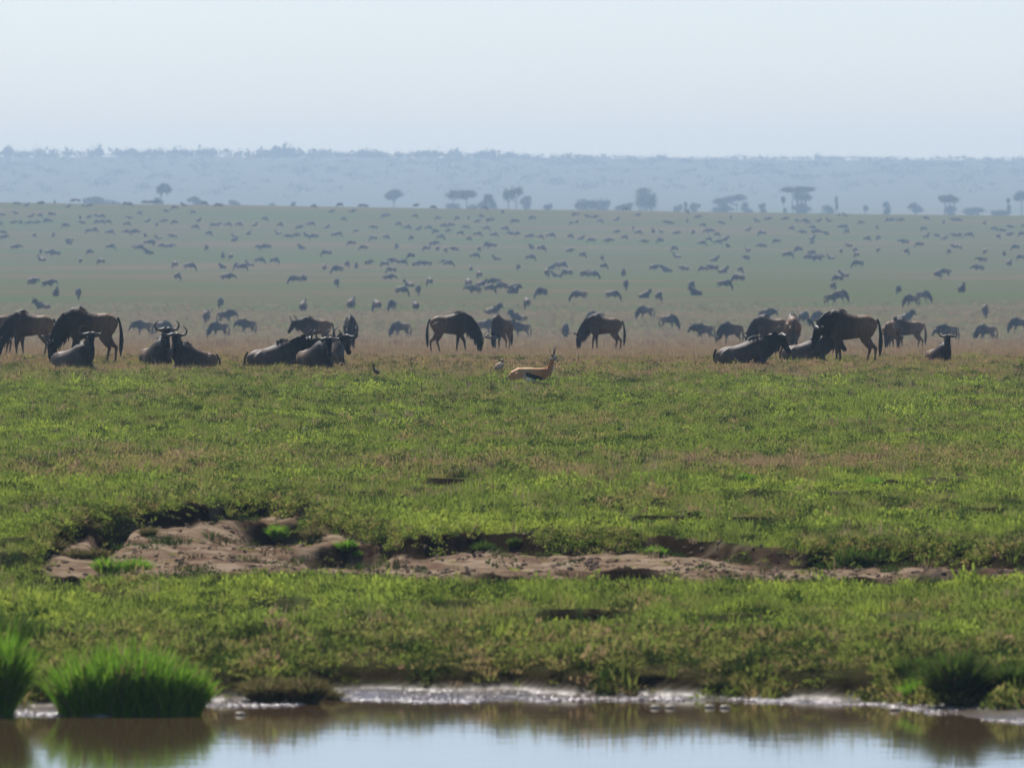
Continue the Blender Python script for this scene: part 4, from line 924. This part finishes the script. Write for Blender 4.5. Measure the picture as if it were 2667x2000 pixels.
for i, (px, py, wx, hx, mt, lab) in enumerate([
    (902, 1432, 62, 38, M_TUFT, 'round green shrub on the bare slope, upper of two left of centre'), (932, 1450, 40, 22, M_TUFT, 'small green shrub at the foot of the upper round one'),
    (722, 1404, 52, 52, M_TUFT, 'green shrub hanging from the scarp edge, left of the round slope shrubs'), (818, 1410, 44, 56, M_DULL, 'dull shrub on the scarp between two green ones'),
    (1258, 1436, 72, 40, M_BUSH, 'dark green shrub below the scarp at the centre'), (1340, 1420, 44, 30, M_BUSH, 'small dark shrub right of the central scarp shrub'),
    (1708, 1446, 60, 34, M_TUFT, 'bright shrub on the bare strip right of centre'), (2252, 1470, 130, 72, M_BUSH, 'spreading grey-green shrub over the bare strip at the right'),
    (300, 1372, 46, 40, M_BUSH, 'dark upright shrub on the left scarp crest'), (225, 1386, 60, 48, M_DULL, 'rusty brown shrub on the left scarp crest'),
    (385, 1398, 50, 36, M_DULL, 'yellow-brown tuft drooping over the left scarp'), (130, 1446, 80, 64, M_DULL, 'rusty brown clump at the left foot of the scarp'),
    (225, 1452, 110, 46, M_DULL, 'flat brown clump right of the rusty one at the scarp foot'), (318, 1492, 110, 84, M_TUFT, 'feathery green plant at the left end of the bare slope'),
    (2050, 1300, 30, 20, M_BUSH, 'little dark shrub on the meadow, right of centre'), (1600, 1262, 80, 46, M_DULL, 'dull mound of grass in the middle meadow'),
    (560, 1286, 44, 36, M_DULL, 'dark reddish tuft in the left meadow'), (2480, 1292, 60, 40, M_BUSH, 'dark mound in the right meadow'),
    (1812, 1352, 36, 34, M_BUSH, 'single dark shrub in the right middle meadow'), (2230, 1262, 120, 40, M_TUFT, 'bright green growth along a turf step on the right'),
    (1940, 1250, 60, 28, M_TUFT, 'green tuft over the small dark turf step'), (1700, 1770, 130, 60, M_DULL, 'green clump on the bank right of centre'),
    (1900, 1790, 120, 60, M_DULL, 'dull olive clump at the bank foot right of centre'),    (600, 1740, 100, 50, M_BUSH, 'brown clump behind the big green tussock'),
    (30, 1680, 210, 115, M_BUSH, 'big dark shaded bush at the left edge above the cut-off tussock')]):
    tussock(px, py, wx, hx, mt, lab, 'shrub' if mt != M_DULL else 'tussock', 'shrub' if mt != M_DULL else 'tussock', n=int(260 + wx * 5), seed=40 + i, lean=.75)
sm = simple('dry_stalk', (.06, .045, .035), .8)
for (px, py, hpx, lab, br_) in [(1278, 1036, 78, 'thin dark dry stalk left of the buff bird', 2), (1097, 1036, 50, 'forked dry stalk left of the central weeds', 3), (1216, 1015, 30, 'short pale twig in the grass between the birds', 1), (1310, 1010, 32, 'leafy dark weed under the buff bird', 4)]:
    p = at(px, py); ppm = F / p.y; hh = hpx / ppm; ch = [([V(0, 0, 0), V(.01, 0, hh * .5), V(-.01, 0, hh)], [.012, .009, .004], [.012, .009, .004], None, 6)]
    for q in range(br_): a = hh * (.3 + .18 * q); s_ = (-1) ** q; ch.append(([V(0, 0, a), V(s_ * .07, .02, a + hh * .15), V(s_ * .12, .03, a + hh * .36)], [.008, .006, .003], [.008, .006, .003], None, 6))
    tag(tag(link('dry_stalk', plain_loft('dry_stalk', ch, sm)), lab, 'stalk')).location = p

# wet clods and froth along the water's edge
def mud_mat():
    m, t, p = newmat('wet_froth_and_mud'); N = t.nodes; L = t.links
    g = N.new('ShaderNodeNewGeometry'); r = N.new('ShaderNodeValToRGB'); n = N.new('ShaderNodeTexNoise'); n.inputs['Scale'].default_value = 3
    L.new(g.outputs['Position'], n.inputs['Vector']); r.color_ramp.elements[0].position = .38; r.color_ramp.elements[0].color = (.16, .12, .09, 1)
    r.color_ramp.elements[1].position = .55; r.color_ramp.elements[1].color = (.42, .37, .35, 1); L.new(n.outputs['Fac'], r.inputs[0])
    L.new(r.outputs[0], p.inputs['Base Color']); p.inputs['Roughness'].default_value = .2; p.inputs['Specular IOR Level'].default_value = .45
    return m
def clods():
    g = np.random.default_rng(5); n = 3000; px = g.uniform(-60, 2730, n); ds_ = d_shore(px)
    x0 = (px - 1333.5) * ds_ / F
    wg2 = (fbm(x0 * 1.3, ds_ * 0, 51) - .5) * .9 + (fbm(x0 * 5.3, ds_ * 0, 52) - .5) * .35
    sw = np.interp(px, _bkx, _bkw); row = g.uniform(0, 1, n)
    off = np.where(row < .6, g.normal(.0, .10, n), g.uniform(0, 1, n) * sw * .95)
    k = (px < 470) & (px > 80); off = np.where(row < .5, off, np.where(k, g.normal(1.2, .1, n), off))
    d_ = ds_ + wg2 + off; x = (px - 1333.5) * d_ / F; z = terrain(x, d_)
    keepm = (vn(x * 1.1, d_ * .6, 91) > .35); x, d_, z = x[keepm], d_[keepm], z[keepm]; n = len(x)
    ico_v = []; ico_f = []
    t = (1 + 5 ** .5) / 2
    iv = np.array([(-1, t, 0), (1, t, 0), (-1, -t, 0), (1, -t, 0), (0, -1, t), (0, 1, t), (0, -1, -t), (0, 1, -t), (t, 0, -1), (t, 0, 1), (-t, 0, -1), (-t, 0, 1)]); iv /= np.linalg.norm(iv[0])
    fi = np.array([(0, 11, 5), (0, 5, 1), (0, 1, 7), (0, 7, 10), (0, 10, 11), (1, 5, 9), (5, 11, 4), (11, 10, 2), (10, 7, 6), (7, 1, 8), (3, 9, 4), (3, 4, 2), (3, 2, 6), (3, 6, 8), (3, 8, 9), (4, 9, 5), (2, 4, 11), (6, 2, 10), (8, 6, 7), (9, 8, 1)])
    # one subdivision so the highlights are round
    vl = [tuple(a) for a in iv]; fl = []; cache_ = {}
    def mid(a, b):
        k_ = (min(a, b), max(a, b))
        if k_ not in cache_: q = (np.array(vl[a]) + np.array(vl[b])); q /= np.linalg.norm(q); vl.append(tuple(q)); cache_[k_] = len(vl) - 1
        return cache_[k_]
    for a, b, c in fi: ab, bc, ca = mid(a, b), mid(b, c), mid(c, a); fl += [(a, ab, ca), (b, bc, ab), (c, ca, bc), (ab, bc, ca)]
    vl = np.array(vl); fl = np.array(fl)
    r = g.uniform(.008, .03, n); sc = np.stack([r * g.uniform(.9, 1.8, n), r * g.uniform(.8, 1.3, n), r * g.uniform(.25, .5, n)], -1)
    vv = vl[None] * sc[:, None, :] + np.stack([x, d_, np.maximum(z, ZW) + r * .1], -1)[:, None, :]
    f = fl[None] + (np.arange(n) * len(vl))[:, None, None]
    return mesh('shore_froth', vv.reshape(-1, 3), f.reshape(-1, 3), mud_mat(), True)
tag(link('shore_mud_clods', clods()), 'glistening wet clods and froth strewn along the pond edge', None, None, 'stuff')
for i, (px, py, lab) in enumerate([(625, 1862, 'small pale lump added as a glint right of the big tussock'), (1706, 1844, 'left of four pale lumps added as glints off the bank'), (1745, 1844, 'second of four pale lumps added as glints off the bank'), (1848, 1843, 'third of four pale lumps added as glints off the bank'), (1888, 1844, 'last of four pale lumps added as glints off the bank'), (2330, 1850, 'pale lump added as a glint at the mud corner by the dark bush')]):
    d_ = 4.92 * F / (py - YE); vs, fs = [], []; loft(vs, fs, [V(-.05, 0, 0), V(-.03, 0, .004), V(.02, 0, .006), V(.055, 0, 0)], [.006, .016, .018, .006], [.01, .03, .03, .01], n=8)
    o = link('glint_lump', mesh('glint_lump', vs, fs, simple('glint_pale', (.5, .42, .3), .5, .3, 8, .3), True)); o.location = ((px - 1333.5) * d_ / F, d_, ZW + .008); tag(o, lab, 'clump', 'pale lumps standing for glints on the water')  # pale lumps added to stand for out-of-focus glints

# ------------------------------------------------------------------ trees beyond the crest
M_CROWN = foliage('acacia_leaf', [(.05, .05, .025), (.075, .075, .035), (.10, .10, .045)], .3, 'GEOMETRY')
M_BARK = simple('acacia_bark', (.11, .085, .07), .9)
def tree(px, ytop, wpx, hpx, shape, label, D=3420, trunks=1, kind='acacia_tree', cat='tree', seed=0, group='trees beyond the plain'):
    g = np.random.default_rng(seed + 100); D = D + g.uniform(-80, 120); x = (px - 1333.5) * D / F; z0 = hgt(x, D); ztop = HC - (ytop - YE) * D / F
    H = ztop - z0; W = wpx * D / F; ch = hpx * D / F
    o = empty(kind, (x, D, z0), 0); tag(o, label, cat, group)
    V_, F_ = [], []; n = int(400 + W * H * 16); cen = []
    for l in range(max(3, int(W * 1.4))):
        a = g.uniform(-1, 1); b = g.uniform(-1, 1)
        if shape == 'flat': c = np.array([a * W * .42, b * W * .3, H - ch * g.uniform(.25, .75)]); r = np.array([W * .16, W * .16, ch * .28])
        elif shape == 'slant': c = np.array([a * W * .42, b * W * .3, H - ch * (.25 + .5 * (1 - (a + 1) / 2)) - ch * .1 * g.uniform(0, 1)]); r = np.array([W * .15, W * .15, ch * .22])
        elif shape == 'cone': t = g.uniform(0, 1); c = np.array([a * W * .36 * (1 - t * .7), b * W * .3 * (1 - t), H - ch * (1 - t) * .85 - ch * .1]); r = np.array([W * .17, W * .17, ch * .14])
        else:
            t = g.uniform(-1, 1); q = math.sqrt(max(0, 1 - t * t)); c = np.array([a * q * W * .36, b * q * W * .32, H - ch * .5 + t * ch * .36]); r = np.array([W * .17, W * .17, ch * .17])
        cen.append((c, r))
    for i in range(n):
        c, r = cen[i % len(cen)]; p = c + g.normal(0, .55, 3) * r; p[2] = min(p[2], H); s_ = g.uniform(.16, .40); d_ = g.normal(0, 1, 3); d_ /= np.linalg.norm(d_); e = np.cross(d_, g.normal(0, 1, 3)); e /= np.linalg.norm(e); b = len(V_)
        V_ += [tuple(p), tuple(p + d_ * s_ + e * s_ * .6), tuple(p + d_ * s_ * 2), tuple(p + d_ * s_ - e * s_ * .6)]; F_.append((b, b + 1, b + 2, b + 3))
    cr = mesh('crown', V_, F_, M_CROWN); fattr(cr, 'tint', np.repeat(g.uniform(0, 1, len(V_) // 4), 4)); link('crown', cr, o)
    for t_ in range(trunks):
        tx = 0 if trunks == 1 else np.interp(t_, [0, trunks - 1], [-W * .22, W * .22]); ch_ = []
        ch_.append(([V(tx, 0, -.4), V(tx + .05, 0, H * .25), V(tx + .1, 0, H - ch * .95)], [.38, .28, .2], [.38, .28, .2], None, 7))
        for (c, r) in cen[::2][:7]:
            ch_.append(([V(tx + .08, 0, max(.2, H - ch * 1.25)), V(*(c * .5 + np.array([tx * .5, 0, (H - ch) * .5]))), V(*c)], [.11, .08, .04], [.11, .08, .04], None, 5))
        link('trunk', plain_loft('trunk', ch_, M_BARK), o)
TREES = [
 (419, 479, 46, 26, 'flat', 'square-topped acacia standing alone on the left skyline', 1), (413, 515, 34, 26, 'round', 'bush at the foot of the square-topped acacia', 1),
 (250, 514, 84, 24, 'round', 'pale spreading bush left of the square-topped acacia', 2), (513, 512, 50, 26, 'round', 'pale round bush right of the square-topped acacia', 1), (611, 522, 34, 20, 'round', 'small pale bush halfway from the square acacia to the sparse one', 1),
 (298, 524, 30, 16, 'round', 'tiny pale bush beside the pale spreading one', 1), (707, 531, 40, 18, 'round', 'low pale bush on the crest left of centre, wider of two', 1), (763, 525, 18, 24, 'cone', 'narrow pale bush on the crest left of centre', 1),
 (1025, 493, 52, 30, 'round', 'sparse round acacia with a thin trunk left of the umbrella one', 1), (1198, 497, 76, 20, 'flat', 'wide flat umbrella acacia', 2), (1180, 530, 60, 18, 'round', 'low scrub beneath the umbrella acacia', 2),
 (1240, 524, 50, 26, 'slant', 'scrub rising from the umbrella acacia to the pointed bush', 2), (1276, 508, 54, 42, 'cone', 'pointed bush between the umbrella acacia and the tall double one', 2), (1334, 487, 48, 36, 'flat', 'tall double-decked acacia near the centre', 2), (1372, 512, 42, 34, 'round', 'grey bush right of the tall double-decked acacia', 1),
 (1431, 531, 26, 20, 'round', 'small bush in the gap right of the grey bush', 1), (1526, 519, 54, 26, 'flat', 'low flat thicket left of the big round tree', 2), (1570, 518, 56, 34, 'round', 'rounded thicket closer to the big round tree', 2), (1625, 528, 44, 20, 'slant', 'slanting low scrub touching the big round tree', 1),
 (1682, 491, 76, 54, 'round', 'big round-crowned tree on the skyline', 3), (1770, 528, 26, 24, 'slant', 'thin leaning shrub right of the big round tree', 1), (1786, 519, 10, 30, 'cone', 'bare spike-like shrub right of the big round tree', 1), (1812, 530, 30, 22, 'round', 'sparse scrub between the big round tree and the slanting acacia', 1),
 (1902, 505, 78, 26, 'slant', 'acacia with a slanting flat top', 2), (1880, 532, 60, 24, 'round', 'low scrub beneath the slanting acacia', 2), (1945, 523, 38, 34, 'cone', 'conical bush right of the slanting acacia', 1), (1986, 531, 24, 26, 'round', 'lone small round bush left of the two-tier acacia', 1),
 (2041, 515, 16, 38, 'cone', 'slim upright shrub just left of the two-tier acacia', 1), (2080, 487, 76, 13, 'flat', 'tall flat acacia, upper deck of the two-tier one', 4), (2088, 503, 50, 18, 'flat', 'lower flat acacia standing under the tall flat one', 3), (2088, 528, 56, 26, 'round', 'dense scrub round the trunks of the two-tier acacia', 2),
 (2155, 536, 46, 26, 'cone', 'conical bush right of the two-tier acacia', 1), (2177, 511, 10, 40, 'cone', 'thin tall bare spike above the conical bush', 1), (2253, 534, 16, 22, 'round', 'very small shrub left of the pillar-shaped tree', 1),
 (2310, 522, 32, 40, 'round', 'pillar-shaped tree in the right skyline', 1), (2382, 530, 46, 26, 'round', 'spreading bush right of the pillar-shaped tree', 1), (2473, 508, 54, 18, 'flat', 'thick-trunked flat acacia on the right', 3), (2475, 538, 44, 22, 'round', 'scrub round the trunk of the thick-trunked acacia', 1),
 (2535, 542, 70, 18, 'round', 'long low scrub right of the thick-trunked acacia', 2), (2600, 548, 50, 14, 'round', 'faint low scrub near the right edge', 1), (2627, 519, 16, 40, 'cone', 'faint slim tree near the right edge', 1), (2660, 499, 48, 22, 'flat', 'flat acacia cut off by the right edge', 1)]
for i, (px, yt, w_, h_, sh, lab, tr_) in enumerate(TREES):
    bushy = h_ < 36 and ('bush' in lab or 'scrub' in lab or 'thicket' in lab or 'shrub' in lab)
    tree(px, yt, w_, h_, sh, lab, trunks=tr_, kind='thorn_bush' if bushy else 'acacia_tree', cat='bush' if bushy else 'tree', seed=i, D=4500 + (i % 3) * 120)

# wooded top and face of the ridge
def woodland():
    g = np.random.default_rng(8); V_, F_ = [], []
    spots = []
    for i in range(700):
        spots.append((g.uniform(-.05, .05), 6900 + 2200 * g.uniform(0, 1) ** .6, g.uniform(4, 9), g.uniform(1.2, 2.2)))
    for i in range(330):
        px = g.uniform(-40, 2700); k = 1.0 if px < 1300 else .55
        spots.append(((px - 1333.5) / F, 9050 + g.uniform(-60, 60), g.uniform(3, 7), g.uniform(1.5, 3.6) * k))
    for (px, yt, w_) in [(28, 380, 34), (98, 382, 24), (175, 390, 20), (256, 378, 30), (353, 388, 24), (400, 392, 60), (481, 389, 20), (538, 385, 26), (735, 381, 62), (765, 383, 30), (700, 390, 40), (828, 389, 30), (938, 390, 34), (975, 393, 50), (1128, 398, 30), (1328, 397, 40), (1040, 396, 24), (2130, 397, 16), (1730, 404, 30), (1915, 406, 20)]:
        D = 9060; x = (px - 1333.5) / F; z = hgt(x * D, D); H = HC - (yt - YE) * D / F - z
        for _ in range(int(w_ / 7) + 2): spots.append((x + g.uniform(-.45, .45) * w_ / F, D + g.uniform(-30, 30), w_ / F * D * .30, H * g.uniform(.42, .52), 1))
    u = np.array([s_[0] for s_ in spots]); D = np.array([s_[1] for s_ in spots]); zz_ = terrain(u * D, D)
    for s_, z in zip(spots, zz_):
        x = s_[0] * s_[1]; w_, h_ = s_[2], s_[3]
        for i in range(26):
            a = g.normal(0, .5, 3); p = np.array([x, s_[1], z + h_]) + a * np.array([w_, w_, h_]); r = g.uniform(.5, 1.0) * min(w_, h_) * .5
            d_ = g.normal(0, 1, 3); d_ /= np.linalg.norm(d_); e = np.cross(d_, g.normal(0, 1, 3)); e /= np.linalg.norm(e); b = len(V_)
            V_ += [tuple(p - d_ * r), tuple(p + e * r * .8), tuple(p + d_ * r), tuple(p - e * r * .8)]; F_.append((b, b + 1, b + 2, b + 3))
    me = mesh('far_woodland', V_, F_, M_CROWN); fattr(me, 'tint', np.repeat(g.uniform(0, .6, len(V_) // 4), 4)); return me
tag(link('far_woodland', woodland()), 'far-off woodland covering the blue hazy ridge on the horizon', None, None, 'stuff')

# ------------------------------------------------------------------ haze: one even body of air
hm = bpy.data.materials.new('pale_air'); hm.use_nodes = True; t = hm.node_tree; t.nodes.remove(t.nodes['Principled BSDF'])
pv = t.nodes.new('ShaderNodeVolumePrincipled'); pv.inputs['Color'].default_value = (.50, .72, .97, 1); pv.inputs['Absorption Color'].default_value = (.30, .30, .30, 1)
pv.inputs['Density'].default_value = 1.45e-4; pv.inputs['Anisotropy'].default_value = 0.20
t.links.new(pv.outputs[0], t.nodes['Material Output'].inputs['Volume'])
x0, x1, y0, y1, z0, z1 = -14000, 14000, -600, 13500, -45, 75
hv = [(x, y, z) for z in (z0, z1) for x, y in ((x0, y0), (x1, y0), (x1, y1), (x0, y1))]
haze = tag(link('haze', mesh('haze', hv, [(3, 2, 1, 0), (4, 5, 6, 7), (0, 1, 5, 4), (1, 2, 6, 5), (2, 3, 7, 6), (3, 0, 4, 7)], hm)), kind='stuff')
